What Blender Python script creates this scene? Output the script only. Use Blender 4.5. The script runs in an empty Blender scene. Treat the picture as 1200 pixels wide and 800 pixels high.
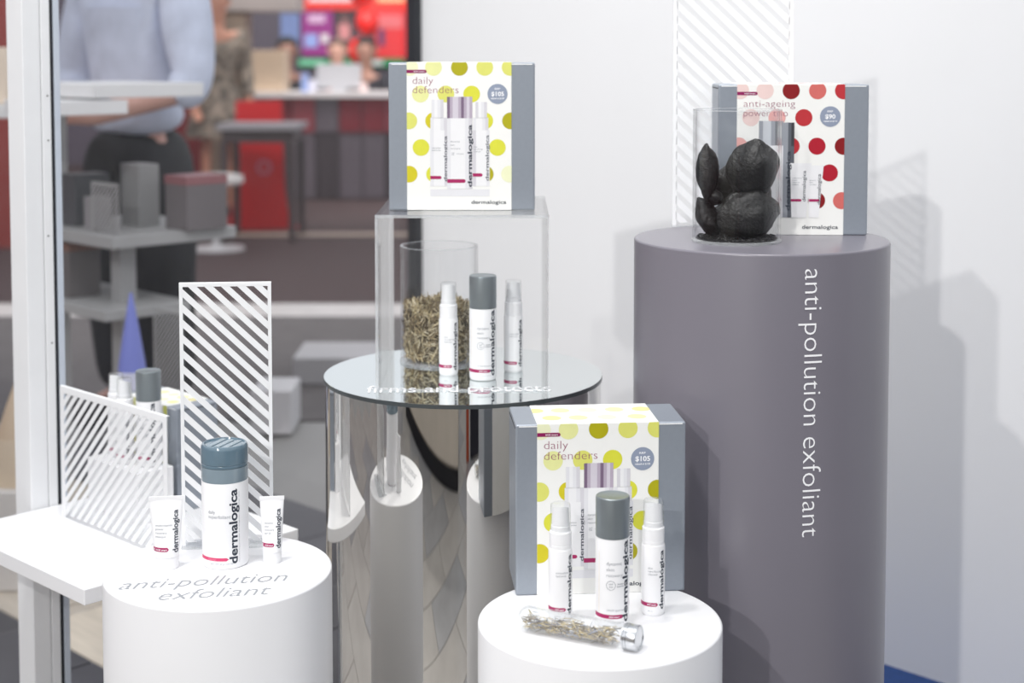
import bpy, bmesh, math, random
from mathutils import Vector, Matrix, noise
random.seed(7)
R = math.radians
scene = bpy.context.scene
C = scene.collection

# ------------------------------------------------------------------ camera
cam = bpy.data.cameras.new('camera')
cam.sensor_width = 36.0
cam.lens = 1760.0 / 1200.0 * 36.0
cam.shift_y = -0.1878
cam.clip_start = 0.05
cam.dof.use_dof = True
cam.dof.focus_distance = 1.86
cam.dof.aperture_fstop = 3.8
camo = bpy.data.objects.new('camera', cam)
C.objects.link(camo)
camo.location = (0, 0, 1.15)
camo.rotation_euler = (R(90 - 3.5), 0, 0)
scene.camera = camo
scene.cycles.transparent_max_bounces = 48
scene.cycles.max_bounces = 14
scene.cycles.glossy_bounces = 8

# ------------------------------------------------------------------ world, lights, exposure
W = bpy.data.worlds.new('hall_light')
scene.world = W
W.use_nodes = True
W.node_tree.nodes['Background'].inputs[0].default_value = (0.93, 0.96, 1.0, 1)
W.node_tree.nodes['Background'].inputs[1].default_value = 0.88
scene.view_settings.view_transform = 'Standard'
scene.view_settings.look = 'None'
scene.view_settings.gamma = 1.0
scene.view_settings.exposure = 0.22
scene.view_settings.use_curve_mapping = False


def spot(name, loc, target, power, size, angle, color=(1, 1, 1), blend=0.6):
    l = bpy.data.lights.new(name, 'SPOT')
    l.energy = power
    l.shadow_soft_size = size
    l.spot_size = R(angle)
    l.spot_blend = blend
    l.color = color
    o = bpy.data.objects.new(name, l)
    C.objects.link(o)
    o.location = loc
    d = Vector(target) - Vector(loc)
    o.rotation_euler = d.to_track_quat('-Z', 'Y').to_euler()
    return o


KEY = (1.0, 0.98, 0.95)
spot('stand_spotlight', (-3.8, -7.64, 4.58), (0.50, 2.45, 1.10), 980, 0.09, 17, KEY, 0.9)
spot('stand_spotlight', (-2.5, -2.6, 4.2), (-0.05, 2.2, 0.85), 310, 0.06, 44, KEY)
spot('ceiling_spotlight', (-0.75, 1.35, 3.3), (-0.48, 1.95, 0.5), 100, 0.12, 42, KEY)
spot('ceiling_spotlight', (0.25, 1.1, 3.3), (0.12, 1.75, 0.5), 42, 0.12, 40, KEY)
spot('ceiling_spotlight', (0.30, 1.45, 3.3), (0.34, 2.05, 0.9), 85, 0.10, 16, KEY)
spot('hall_fill', (-1.6, 11.2, 4.2), (-1.9, 13.5, 0.8), 620, 0.6, 110, (1.0, 0.97, 0.93))  # unseen fill added to brighten the far counter and posters
spot('hall_fill', (-1.4, 6.5, 4.2), (-1.7, 9.0, 0.3), 260, 0.6, 110, (1.0, 0.97, 0.93))  # second unseen fill, added to brighten the hall
spot('wall_fill', (-0.35, 1.75, 3.1), (0.15, 3.3, 1.2), 88, 0.25, 75, KEY, 1.0)  # unseen lamp added to brighten the back wall


# ------------------------------------------------------------------ materials
def lin(c):
    r = []
    for v in c[:3]:
        v = v / 255.0
        r.append(v / 12.92 if v <= 0.04045 else ((v + 0.055) / 1.055) ** 2.4)
    return (r[0], r[1], r[2], 1.0)


MATS = {}


def mat(name, rgb, rough=0.5, metal=0.0, var=0.03, scale=30.0, bump=0.0, spec=0.5, coat=0.0, stretch=None):
    """procedural principled material: noise varies the colour a little and may add fine relief"""
    if name in MATS:
        return MATS[name]
    m = bpy.data.materials.new(name)
    m.use_nodes = True
    nt = m.node_tree
    b = nt.nodes['Principled BSDF']
    b.inputs['Roughness'].default_value = rough
    b.inputs['Metallic'].default_value = metal
    b.inputs['Specular IOR Level'].default_value = spec
    b.inputs['Coat Weight'].default_value = coat
    tc = nt.nodes.new('ShaderNodeTexCoord')
    n = nt.nodes.new('ShaderNodeTexNoise')
    n.inputs['Scale'].default_value = scale
    n.inputs['Detail'].default_value = 4
    if stretch:
        mp = nt.nodes.new('ShaderNodeMapping')
        mp.inputs['Scale'].default_value = stretch
        nt.links.new(tc.outputs['Object'], mp.inputs['Vector'])
        nt.links.new(mp.outputs['Vector'], n.inputs['Vector'])
    else:
        nt.links.new(tc.outputs['Object'], n.inputs['Vector'])
    r = nt.nodes.new('ShaderNodeValToRGB')
    c = lin(rgb)
    r.color_ramp.elements[0].position = 0.3
    r.color_ramp.elements[1].position = 0.7
    r.color_ramp.elements[0].color = tuple(max(0, v * (1 - var)) for v in c[:3]) + (1,)
    r.color_ramp.elements[1].color = tuple(min(1, v * (1 + var)) for v in c[:3]) + (1,)
    nt.links.new(n.outputs['Fac'], r.inputs['Fac'])
    nt.links.new(r.outputs['Color'], b.inputs['Base Color'])
    if bump:
        bp = nt.nodes.new('ShaderNodeBump')
        bp.inputs['Strength'].default_value = bump
        bp.inputs['Distance'].default_value = 0.002
        nt.links.new(n.outputs['Fac'], bp.inputs['Height'])
        nt.links.new(bp.outputs['Normal'], b.inputs['Normal'])
    MATS[name] = m
    return m


def clear(name, tint=(1, 1, 1), ior=1.47, haze=0.0, rough=0.02, gain=1.0):
    """thin clear plastic or glass: straight transmission plus Fresnel reflection and a little noise-mottled white diffuse"""
    if name in MATS:
        return MATS[name]
    m = bpy.data.materials.new(name)
    m.use_nodes = True
    nt = m.node_tree
    nt.nodes.clear()
    out = nt.nodes.new('ShaderNodeOutputMaterial')
    tr = nt.nodes.new('ShaderNodeBsdfTransparent')
    tr.inputs[0].default_value = (*tint, 1)
    df = nt.nodes.new('ShaderNodeBsdfDiffuse')
    df.inputs[0].default_value = (0.85, 0.87, 0.9, 1)
    n = nt.nodes.new('ShaderNodeTexNoise')
    n.inputs['Scale'].default_value = 9
    ma = nt.nodes.new('ShaderNodeMath')
    ma.operation = 'MULTIPLY'
    ma.inputs[1].default_value = haze * 2
    nt.links.new(n.outputs['Fac'], ma.inputs[0])
    mx0 = nt.nodes.new('ShaderNodeMixShader')
    nt.links.new(ma.outputs[0], mx0.inputs[0])
    nt.links.new(tr.outputs[0], mx0.inputs[1])
    nt.links.new(df.outputs[0], mx0.inputs[2])
    gl = nt.nodes.new('ShaderNodeBsdfGlossy')
    gl.inputs['Roughness'].default_value = rough
    lw = nt.nodes.new('ShaderNodeLayerWeight')
    lw.inputs[0].default_value = 0.5
    pw = nt.nodes.new('ShaderNodeMath')
    pw.operation = 'POWER'
    pw.inputs[1].default_value = 5.0
    nt.links.new(lw.outputs['Facing'], pw.inputs[0])
    f0 = ((ior - 1) / (ior + 1)) ** 2
    mg = nt.nodes.new('ShaderNodeMath')
    mg.operation = 'MULTIPLY_ADD'
    mg.use_clamp = True
    mg.inputs[1].default_value = (1 - f0) * gain
    mg.inputs[2].default_value = f0 * gain
    nt.links.new(pw.outputs[0], mg.inputs[0])
    mx = nt.nodes.new('ShaderNodeMixShader')
    nt.links.new(mg.outputs[0], mx.inputs[0])
    nt.links.new(mx0.outputs[0], mx.inputs[1])
    nt.links.new(gl.outputs[0], mx.inputs[2])
    nt.links.new(mx.outputs[0], out.inputs[0])
    MATS[name] = m
    return m


M = {}
M['wall'] = mat('white_laminate_wall', (236, 237, 239), 0.32, var=0.01, scale=3, spec=0.35)
M['white'] = mat('white_gloss_laminate', (240, 240, 242), 0.28, var=0.01, scale=8)
M['whitepaint'] = mat('white_powder_coat', (236, 237, 239), 0.45, var=0.015, scale=20)
M['plinthgrey'] = mat('mauve_grey_satin_paint', (116, 113, 122), 0.30, var=0.02, scale=6)
M['chrome'] = mat('polished_steel', (222, 220, 216), 0.015, metal=1.0, var=0.01, scale=2)
M['mirror'] = mat('mirror_disc', (226, 232, 232), 0.004, metal=1.0, var=0.005, scale=2)
M['edge_dark'] = mat('mirror_edge', (92, 98, 100), 0.3, metal=0.6)
M['acrylic'] = clear('clear_acrylic', (0.998, 0.999, 0.999), 1.30, 0.003, gain=1.0)
M['acrylic_edge'] = clear('acrylic_edge_glow', (0.985, 0.99, 0.99), 1.5, 0.25)  # white diffuse paints the bright glow of clear acrylic edges
M['jar'] = clear('clear_jar_wall', (0.994, 0.996, 0.998), 1.36, 0.004, gain=0.9)
M['window'] = clear('window_glass', (0.97, 0.97, 0.975), 1.32, 0.002, rough=0.01)
M['tubeglass'] = clear('clear_plastic_tube', (0.985, 0.99, 0.992), 1.42, 0.008)
M['boxgrey'] = mat('grey_carton', (150, 157, 167), 0.34, metal=0.3, var=0.02, scale=160)
M['boxdark'] = mat('carton_slot', (52, 55, 60), 0.7)
M['card'] = mat('white_printed_card', (238, 238, 235), 0.42, var=0.008, scale=60)
M['cardedge'] = mat('white_carton_edge', (245, 245, 245), 0.5)
M['plastic'] = mat('white_bottle_plastic', (240, 240, 242), 0.3, var=0.006, scale=50)
M['capgrey'] = mat('grey_metallic_cap', (138, 146, 150), 0.33, metal=0.55, var=0.03, scale=90, stretch=(1, 1, 0.05))
M['capblue'] = mat('slate_blue_cap', (98, 120, 134), 0.14, var=0.05, scale=40, coat=0.6)
M['capblue2'] = mat('slate_blue_cap_light', (132, 148, 158), 0.2, var=0.04, scale=40, coat=0.4)
M['ink'] = mat('charcoal_ink', (44, 52, 66), 0.5)
M['ink_soft'] = mat('soft_grey_ink', (134, 139, 147), 0.5)
M['ink_table'] = mat('silver_grey_vinyl', (156, 159, 164), 0.45)
M['ink_white'] = mat('white_vinyl', (248, 248, 250), 0.5)
M['maroon'] = mat('berry_ink', (166, 26, 92), 0.45)
M['maroonbox'] = mat('plum_ink', (138, 16, 86), 0.45)
M['title'] = mat('mauve_title_ink', (150, 82, 108), 0.5)
M['beige_ink'] = mat('cream_ink', (236, 222, 196), 0.5)
M['badge'] = mat('badge_grey_blue', (140, 150, 170), 0.5)
for nm, c in dict(olive=(172, 166, 8), yellow=(214, 214, 62), mid=(216, 217, 110), pale=(226, 228, 158), vpale=(232, 234, 196),
                  gold=(206, 194, 30), dred=(132, 4, 14), red=(172, 14, 40), crim=(184, 44, 52), salmon=(206, 104, 98),
                  pink=(226, 168, 164), vpink=(230, 204, 200), tan=(222, 212, 150), lemon=(240, 238, 170)).items():
    M[nm] = mat('print_' + nm, c, 0.45, var=0.02, scale=80)
for nm, c in dict(p1=(208, 206, 212), p2=(222, 222, 226), p3=(233, 233, 235), l1=(120, 100, 124), l2=(178, 166, 182), l3=(206, 200, 210),
                  g1=(92, 96, 104), g2=(150, 154, 162), g3=(196, 200, 206), k1=(62, 62, 68)).items():
    M[nm] = mat('printed_tone_' + nm, c, 0.45, var=0.01, scale=80)
M['rock'] = mat('charcoal_lump', (17, 16, 16), 0.45, var=0.8, scale=230, bump=1.0)
for i, c in enumerate([(200, 184, 146), (160, 142, 108), (222, 210, 180), (114, 100, 76)]):
    M['herb%d' % i] = mat('dried_herb_%d' % i, c, 0.75, var=0.2, scale=200)
M['herbgrey'] = mat('dried_herb_grey', (120, 120, 130), 0.75, var=0.15, scale=200)
for i, c in enumerate([(206, 196, 178), (150, 142, 132), (160, 162, 172)]):
    M['herbpale%d' % i] = mat('dried_root_%d' % i, c, 0.75, var=0.15, scale=200)
M['alu'] = mat('brushed_aluminium', (205, 207, 210), 0.25, metal=0.95, var=0.05, scale=60)
M['rubber'] = mat('black_gasket', (40, 42, 48), 0.6)
M['profile'] = mat('blue_grey_profile', (196, 204, 216), 0.35)
M['hole'] = mat('screw_hole', (90, 90, 92), 0.5)


# ------------------------------------------------------------------ mesh helpers
class MB:
    def __init__(s):
        s.v = []; s.f = []; s.mi = []

    def add(s, vs, fs, mi=0):
        k = len(s.v)
        s.v += [tuple(p) for p in vs]
        s.f += [tuple(i + k for i in f) for f in fs]
        s.mi += [mi] * len(fs)
        return s

    def box(s, x0, x1, y0, y1, z0, z1, mi=0, M4=None):
        vs = [(x, y, z) for z in (z0, z1) for y in (y0, y1) for x in (x0, x1)]
        if M4 is not None:
            vs = [M4 @ Vector(p) for p in vs]
        return s.add(vs, [(0, 2, 3, 1), (4, 5, 7, 6), (0, 1, 5, 4), (2, 6, 7, 3), (0, 4, 6, 2), (1, 3, 7, 5)], mi)

    def lathe(s, prof, n=48, mi=0, cx=0, cy=0, close_bottom=True, close_top=True):
        k = len(s.v)
        for (r, z) in prof:
            for i in range(n):
                a = 2 * math.pi * i / n
                s.v.append((cx + r * math.sin(a), cy - r * math.cos(a), z))
        for j in range(len(prof) - 1):
            for i in range(n):
                a = k + j * n + i; b = k + j * n + (i + 1) % n
                s.f.append((a, b, b + n, a + n)); s.mi.append(mi)
        if close_bottom:
            s.f.append(tuple(k + i for i in reversed(range(n)))); s.mi.append(mi)
        if close_top:
            q = k + (len(prof) - 1) * n
            s.f.append(tuple(q + i for i in range(n))); s.mi.append(mi)
        return s

    def poly(s, pts2, y, mi=0):
        """flat polygon in the xz plane facing -y"""
        return s.add([(p[0], y, p[1]) for p in pts2], [tuple(range(len(pts2)))], mi)

    def prism(s, pts2, y0, y1, mi=0):
        n = len(pts2)
        vs = [(p[0], y0, p[1]) for p in pts2] + [(p[0], y1, p[1]) for p in pts2]
        fs = [tuple(range(n)), tuple(reversed(range(n, 2 * n)))] + [(i, i + n, (i + 1) % n + n, (i + 1) % n) for i in range(n)]
        return s.add(vs, fs, mi)


def obj(name, mb, mats, parent=None, smooth=False, bevel=0.0, seg=2):
    me = bpy.data.meshes.new(name)
    me.from_pydata([tuple(p) for p in mb.v], [], mb.f)
    if not isinstance(mats, (list, tuple)):
        mats = [mats]
    for m in mats:
        me.materials.append(m)
    if len(mats) > 1:
        me.polygons.foreach_set('material_index', mb.mi)
    me.update()
    bm = bmesh.new(); bm.from_mesh(me)
    bmesh.ops.recalc_face_normals(bm, faces=bm.faces)
    bm.to_mesh(me); bm.free()
    o = bpy.data.objects.new(name, me)
    C.objects.link(o)
    if parent:
        o.parent = parent
    if bevel:
        b = o.modifiers.new('bevel', 'BEVEL')
        b.width = bevel; b.segments = seg; b.limit_method = 'ANGLE'
    if smooth:
        me.polygons.foreach_set('use_smooth', [True] * len(me.polygons))
        try:
            me.set_sharp_from_angle(angle=R(35))
        except Exception:
            pass
    return o


def empty(name, loc, rz=0, label=None, cat=None, group=None, kind=None):
    o = bpy.data.objects.new(name, None)
    C.objects.link(o)
    o.empty_display_size = 0.02
    o.location = loc
    o.rotation_euler = (0, 0, rz)
    return tag(o, label, cat, group, kind)


def tag(o, label=None, cat=None, group=None, kind=None):
    if label: o['label'] = label
    if cat: o['category'] = cat
    if group: o['group'] = group
    if kind: o['kind'] = kind
    return o


def copy_tree(o, parent=None):
    c = o.copy()
    C.objects.link(c)
    c.parent = parent
    for ch in [x for x in C.objects if x.parent == o]:
        copy_tree(ch, c)
    return c


# ------------------------------------------------------------------ lettering
TEXTS = {}


def text2d(body, weight=0.0, maxedge=None):
    """triangulated flat lettering normalised so the baseline is y=0 and x starts at 0 (1 unit = font size)"""
    key = (body, weight, maxedge)
    if key in TEXTS:
        return TEXTS[key]
    cu = bpy.data.curves.new('lettering', 'FONT')
    cu.body = body
    cu.size = 1.0
    cu.resolution_u = 3
    cu.offset = weight
    o = bpy.data.objects.new('lettering', cu)
    C.objects.link(o)
    dg = bpy.context.evaluated_depsgraph_get()
    me = bpy.data.meshes.new_from_object(o.evaluated_get(dg))
    bm = bmesh.new(); bm.from_mesh(me)
    if maxedge:
        for _ in range(3):
            es = [e for e in bm.edges if e.calc_length() > maxedge]
            if not es: break
            bmesh.ops.subdivide_edges(bm, edges=es, cuts=1)
            bmesh.ops.triangulate(bm, faces=bm.faces)
    vs = [(v.co.x, v.co.y) for v in bm.verts]
    bm.verts.index_update()
    fs = [tuple(v.index for v in f.verts) for f in bm.faces]
    bm.free()
    bpy.data.objects.remove(o); bpy.data.curves.remove(cu); bpy.data.meshes.remove(me)
    x0 = min(v[0] for v in vs); x1 = max(v[0] for v in vs)
    vs = [(v[0] - x0, v[1]) for v in vs]
    TEXTS[key] = (vs, fs, x1 - x0)
    return TEXTS[key]


def text_xy(body, length, height, weight=0.0, maxedge=None):
    """lettering scaled to a length and an ascender height (0.73 of the font size)"""
    vs, fs, w = text2d(body, weight, maxedge)
    sx = length / w; sy = height / 0.73
    return [(x * sx, y * sy) for x, y in vs], fs


def flat_text(mb, body, x, z, length, height, y, weight=0.0, vertical=False, mi=0):
    vs, fs = text_xy(body, length, height, weight)
    if vertical:      # reads upwards, ascenders to the left
        mb.add([(x - b, y, z + a) for a, b in vs], fs, mi)
    else:
        mb.add([(x + a, y, z + b) for a, b in vs], fs, mi)


def cyl_text(mb, body, r, ang, z, length, height, weight=0.0, mode='h', maxedge=0.25, mi=0):
    """lettering wrapped on a cylinder about z; ang measured from the -y side, positive to the right"""
    vs, fs = text_xy(body, length, height, weight, maxedge)
    out = []
    for a, b in vs:
        if mode == 'h':
            t = ang + a / r; zz = z + b
        elif mode == 'up':
            t = ang - b / r; zz = z + a
        else:
            t = ang + b / r; zz = z - a
        out.append((r * math.sin(t), -r * math.cos(t), zz))
    mb.add(out, fs, mi)


def cyl_patch(mb, r, a0, a1, z0, z1, n=10, round_end=False, mi=0):
    """a band printed on a cylinder, its right end rounded when asked"""
    h = (z1 - z0) / 2
    top = []; bot = []
    for i in range(n + 1):
        t = a0 + (a1 - a0) * i / n
        dz = h
        if round_end:
            dx = (a1 - t) * r
            if dx < h:
                dz = h * math.sqrt(max(0.0, 1 - ((h - dx) / h) ** 2))
        top.append((r * math.sin(t), -r * math.cos(t), (z0 + z1) / 2 + dz))
        bot.append((r * math.sin(t), -r * math.cos(t), (z0 + z1) / 2 - dz))
    vs = bot + top
    mb.add(vs, [(i, i + 1, i + n + 2, i + n + 1) for i in range(n)], mi)


def cyl_ring(mb, r, ang, z, rad, w, n=24, mi=0):
    vs = []
    for q in (rad, rad - w):
        for i in range(n):
            a = 2 * math.pi * i / n
            t = ang + q * math.cos(a) / r
            vs.append((r * math.sin(t), -r * math.cos(t), z + q * math.sin(a)))
    mb.add(vs, [(i, (i + 1) % n, n + (i + 1) % n, n + i) for i in range(n)], mi)


# ------------------------------------------------------------------ the setting
E1 = Vector((-0.7071, 0.7071, 0))      # the stand is turned 45 degrees to the view
E2 = Vector((0.7071, 0.7071, 0))


def frame(o, zrot=0.0):
    return Matrix.Translation(o) @ Matrix.Rotation(zrot, 4, 'Z')


floor = obj('floor', MB().box(-9, 9, -7, 20, -0.06, -0.004), mat('screed', (150, 148, 146), 0.6, var=0.05, scale=2))
tag(floor, kind='structure')
tile_cols = [mat('warm_grey_tile', (168, 164, 160), 0.3, var=0.10, scale=5, bump=0.1), mat('cool_grey_tile', (150, 150, 152), 0.3, var=0.12, scale=5, bump=0.1),
             mat('beige_plank', (206, 196, 182), 0.4, var=0.10, scale=6, stretch=(1, 8, 1), bump=0.1), mat('charcoal_tile', (72, 72, 78), 0.4, var=0.15, scale=6, bump=0.1)]
tm = []
for k in range(4):
    mb = MB().box(-0.297, 0.297, -0.147, 0.147, -0.008, 0.0)
    o = obj('tile', mb, tile_cols[k]); tm.append(o.data); C.objects.unlink(o); bpy.data.objects.remove(o)
cnt = 0
for i in range(-8, 9):
    for j in range(-9, 15):
        a = i * 0.6 + (0.3 if j % 2 else 0); b = 1.47 + j * 0.3
        p = Vector((-0.6, 1.3, 0)) + E1 * a + E2 * (b - 1.0)
        if p.x < -2.9 or p.x > 1.7 or p.y < -1.6 or p.y > 4.6: continue
        if p.x + p.y > 3.3: continue
        # the tiles behind the shelf change to beige planks with charcoal runs
        if j >= 1 and a > 0.1:
            kind = 3 if j in (1, 4) else (2 if j < 4 else random.choice((0, 1, 2)))
        else:
            kind = random.choice((0, 0, 1))
        o = bpy.data.objects.new('tile', tm[kind]); C.objects.link(o); o.parent = floor
        o.location = (p.x, p.y, random.uniform(-0.0008, 0.0008))
        o.rotation_euler = (0, 0, R(135))
        cnt += 1
# floor finishes of the hall beyond the window
carpets = [(-6.0, 2.0, 4.7, 6.6, (92, 87, 87)), (-6.0, 2.0, 6.6, 6.95, (196, 192, 190)), (-6.0, 2.0, 6.95, 17.5, (60, 41, 42))]
for n, (x0, x1, y0, y1, c) in enumerate(carpets):
    o = obj('floor_carpet', MB().box(x0, x1, y0, y1, -0.004, 0.004), mat('hall_carpet_%d' % n, c, 0.8 if n != 1 else 0.4, var=0.12, scale=9))
    tag(o, kind='structure')
o = obj('floor_walkway', MB().box(-2.6, 0.4, 9.6, 9.75, 0.004, 0.008), mat('pale_edge_strip', (168, 150, 136), 0.5)); tag(o, kind='structure')

# white wall behind the plinths, at 45 degrees; its foot meets a blue floor strip
WC = Vector((-0.243, 3.72, 0))
def along(s, off=0.0): return WC - E1 * s + E2 * off
mb = MB()
def slab(mb, p0, p1, t, z0, z1, mi=0):
    d = (p1 - p0).normalized(); n = Vector((-d.y, d.x, 0)) * t
    q = [p0, p1, p1 + n, p0 + n]
    vs = [(v.x, v.y, z) for z in (z0, z1) for v in q]
    mb.add(vs, [(0, 1, 2, 3), (4, 7, 6, 5), (0, 4, 5, 1), (1, 5, 6, 2), (2, 6, 7, 3), (3, 7, 4, 0)], mi)
    return mb
wall = obj('wall_back', slab(MB(), along(0), along(3.4), 0.06, 0, 3.0), M['wall'])
tag(wall, kind='structure')
tag(obj('floor_blue_strip', slab(MB(), along(0.9, -0.55), along(3.4, -0.55), 0.55, -0.004, 0.006), mat('royal_blue_carpet', (34, 66, 122), 0.8, var=0.1, scale=60)), kind='structure')

# window panel running from the wall corner to the left
win = empty('window_1', WC, 0, kind='structure')
def wpt(s, off=0): return -E2 * s + E1 * off
obj('glass_pane', slab(MB(), wpt(0.02), wpt(1.6), 0.008, 0.0, 3.0), M['window'], win)
obj('mullion', slab(MB(), wpt(0.0), wpt(0.022), 0.03, 0.0, 3.0), M['rubber'], win)

# ------------------------------------------------------------------ plinths
def rim_profile(r, z, b=0.003):
    p = [(r, 0.0), (r, z - b)]
    for k in range(1, 5):
        a = k / 4 * math.pi / 2
        p.append((r - b + b * math.cos(a), z - b + b * math.sin(a)))
    return p

ZG, ZM, ZR, ZL = 0.907, 0.695, 0.51, 0.52
PG = (0.335, 2.012); PM = (-0.0703, 2.145); PR = (0.100, 1.677); PL = (-0.362, 1.818)

g = empty('display_plinth', (*PG, 0), 0, 'tall mauve-grey cylindrical plinth holding the jar of black lumps', 'plinth')
obj('plinth_body', MB().lathe(rim_profile(0.170, ZG), 128), M['plinthgrey'], g, True)
mb = MB()
cyl_text(mb, 'anti-pollution exfoliant', 0.1704, R(9.2), ZG - 0.0185, 0.337, 0.0262, -0.012, 'down', 0.15)
tag(obj('lettering', mb, M['ink_white'], g), 'white lettering anti-pollution exfoliant reading downwards')

g = empty('display_plinth', (*PM, 0), 0, 'mirror-polished steel cylindrical plinth with a mirror top', 'plinth')
obj('plinth_body', MB().lathe([(0.1985, 0), (0.1985, ZM - 0.006)], 160), M['chrome'], g, True)
obj('mirror_disc', MB().lathe([(0.2, ZM - 0.0055), (0.2, ZM)], 160, 0), M['mirror'], g, True)
obj('mirror_rim', MB().lathe([(0.2003, ZM - 0.0058), (0.2003, ZM - 0.0006)], 160, 0, 0, 0, False, False), M['edge_dark'], g, True)
mb = MB()
vs, fs = text_xy('firms and protects', 0.252, 0.043, 0.0)
ct, st = math.cos(R(2)), math.sin(R(2))
mb.add([(-0.128 + a * ct - b * st, -0.128 + a * st + b * ct, ZM + 0.0004) for a, b in vs], fs)
tag(obj('lettering', mb, M['ink_white'], g), 'white lettering firms and protects on the mirror top')

g = empty('display_plinth', (*PR, 0), 0, 'white cylindrical plinth in front, carrying the clear tube of dried roots', 'plinth')
obj('plinth_body', MB().lathe(rim_profile(0.139, ZR), 128), M['white'], g, True)
g = empty('display_plinth', (*PL, 0), 0, 'white cylindrical plinth with grey words on its top, beside the white shelf', 'plinth')
obj('plinth_body', MB().lathe(rim_profile(0.139, ZL), 128), M['white'], g, True)
mb = MB()
ct, st = math.cos(R(9)), math.sin(R(9))
for body, ox, oy, L in (('anti-pollution', -0.106, -0.073, 0.196), ('exfoliant', -0.052, -0.108, 0.128)):
    vs, fs = text_xy(body, L, 0.034, -0.010)
    mb.add([(ox + a * ct + b * 0.12, oy + a * st + b * ct, ZL + 0.0004) for a, b in vs], fs)
tag(obj('lettering', mb, M['ink_table'], g), 'grey lettering anti-pollution exfoliant in two lines')

# ------------------------------------------------------------------ bottles
def make_pump_bottle(loc, rz, label, group=None):
    """white airless bottle with a grey cap"""
    g = empty('lotion_bottle', loc, rz, label, 'bottle', group)
    r = 0.0192; h = 0.102
    prof = [(r * 0.86, 0.0), (r * 0.95, 0.0012), (r * 0.99, 0.0035), (r, 0.007), (r, h - 0.0015), (r * 0.985, h)]
    obj('bottle_body', MB().lathe(prof, 48), M['plastic'], g, True)
    cp = [(r * 1.0, h + 0.0004), (r * 1.005, h + 0.001), (r * 1.005, h + 0.0435), (r * 0.985, h + 0.0453), (r * 0.94, h + 0.046), (r * 0.90, h + 0.0456), (r * 0.1, h + 0.0462)]
    obj('cap', MB().lathe(cp, 48), M['capgrey'], g, True)
    q = r + 0.00015
    mb = MB(); cyl_text(mb, 'dermalogica', q, R(60), 0.0075, 0.093, 0.0088, 0.026, 'up'); obj('logo_lettering', mb, M['ink'], g)
    mb = MB()
    for k, t in enumerate(('dynamic', 'skin', 'recovery')):
        L = (0.0180, 0.0090, 0.0188)[k]
        cyl_text(mb, t, q, R(-21), 0.0735 - 0.0066 * k, L, 0.0038, -0.002, 'h')
    obj('name_lettering', mb, M['ink_soft'], g); mb = MB()
    cyl_ring(mb, q, R(-6), 0.0505, 0.0054, 0.0005)
    cyl_text(mb, 'spf', q, R(-13), 0.0513, 0.0050, 0.0022, 0, 'h'); cyl_text(mb, '50', q, R(-12), 0.0478, 0.0044, 0.0022, 0, 'h')
    cyl_text(mb, 'broad', q, R(17), 0.0512, 0.0070, 0.0019, 0.02, 'h'); cyl_text(mb, 'spectrum', q, R(14), 0.0486, 0.0090, 0.0019, 0.02, 'h')
    obj('seal_lettering', mb, M['ink_soft'], g); mb = MB()
    cyl_text(mb, 'UVA/UVB  high protection', q, R(-20), 0.0212, 0.0220, 0.0021, 0, 'h')
    obj('claim_lettering', mb, M['ink_soft'], g); mb = MB()
    cyl_text(mb, '50 mL / 1.7 US FL OZ', q, R(-2), 0.0075, 0.0140, 0.0011, 0, 'h')
    obj('volume_lettering', mb, M['ink_soft'], g)
    mb = MB(); cyl_patch(mb, q, R(-78), R(40), 0.0125, 0.0170, 16, True); b = obj('colour_band', mb, M['maroon'], g)
    mb = MB(); cyl_text(mb, 'AGE smart', q + 0.00012, R(-12), 0.0137, 0.0120, 0.0022, 0.01, 'h'); obj('band_lettering', mb, M['ink_white'], b)
    mb = MB(); cyl_patch(mb, q, R(-52), R(-50.5), 0.018, 0.088, 2); obj('fine_line', mb, M['beige_ink'], g)
    return g


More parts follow.
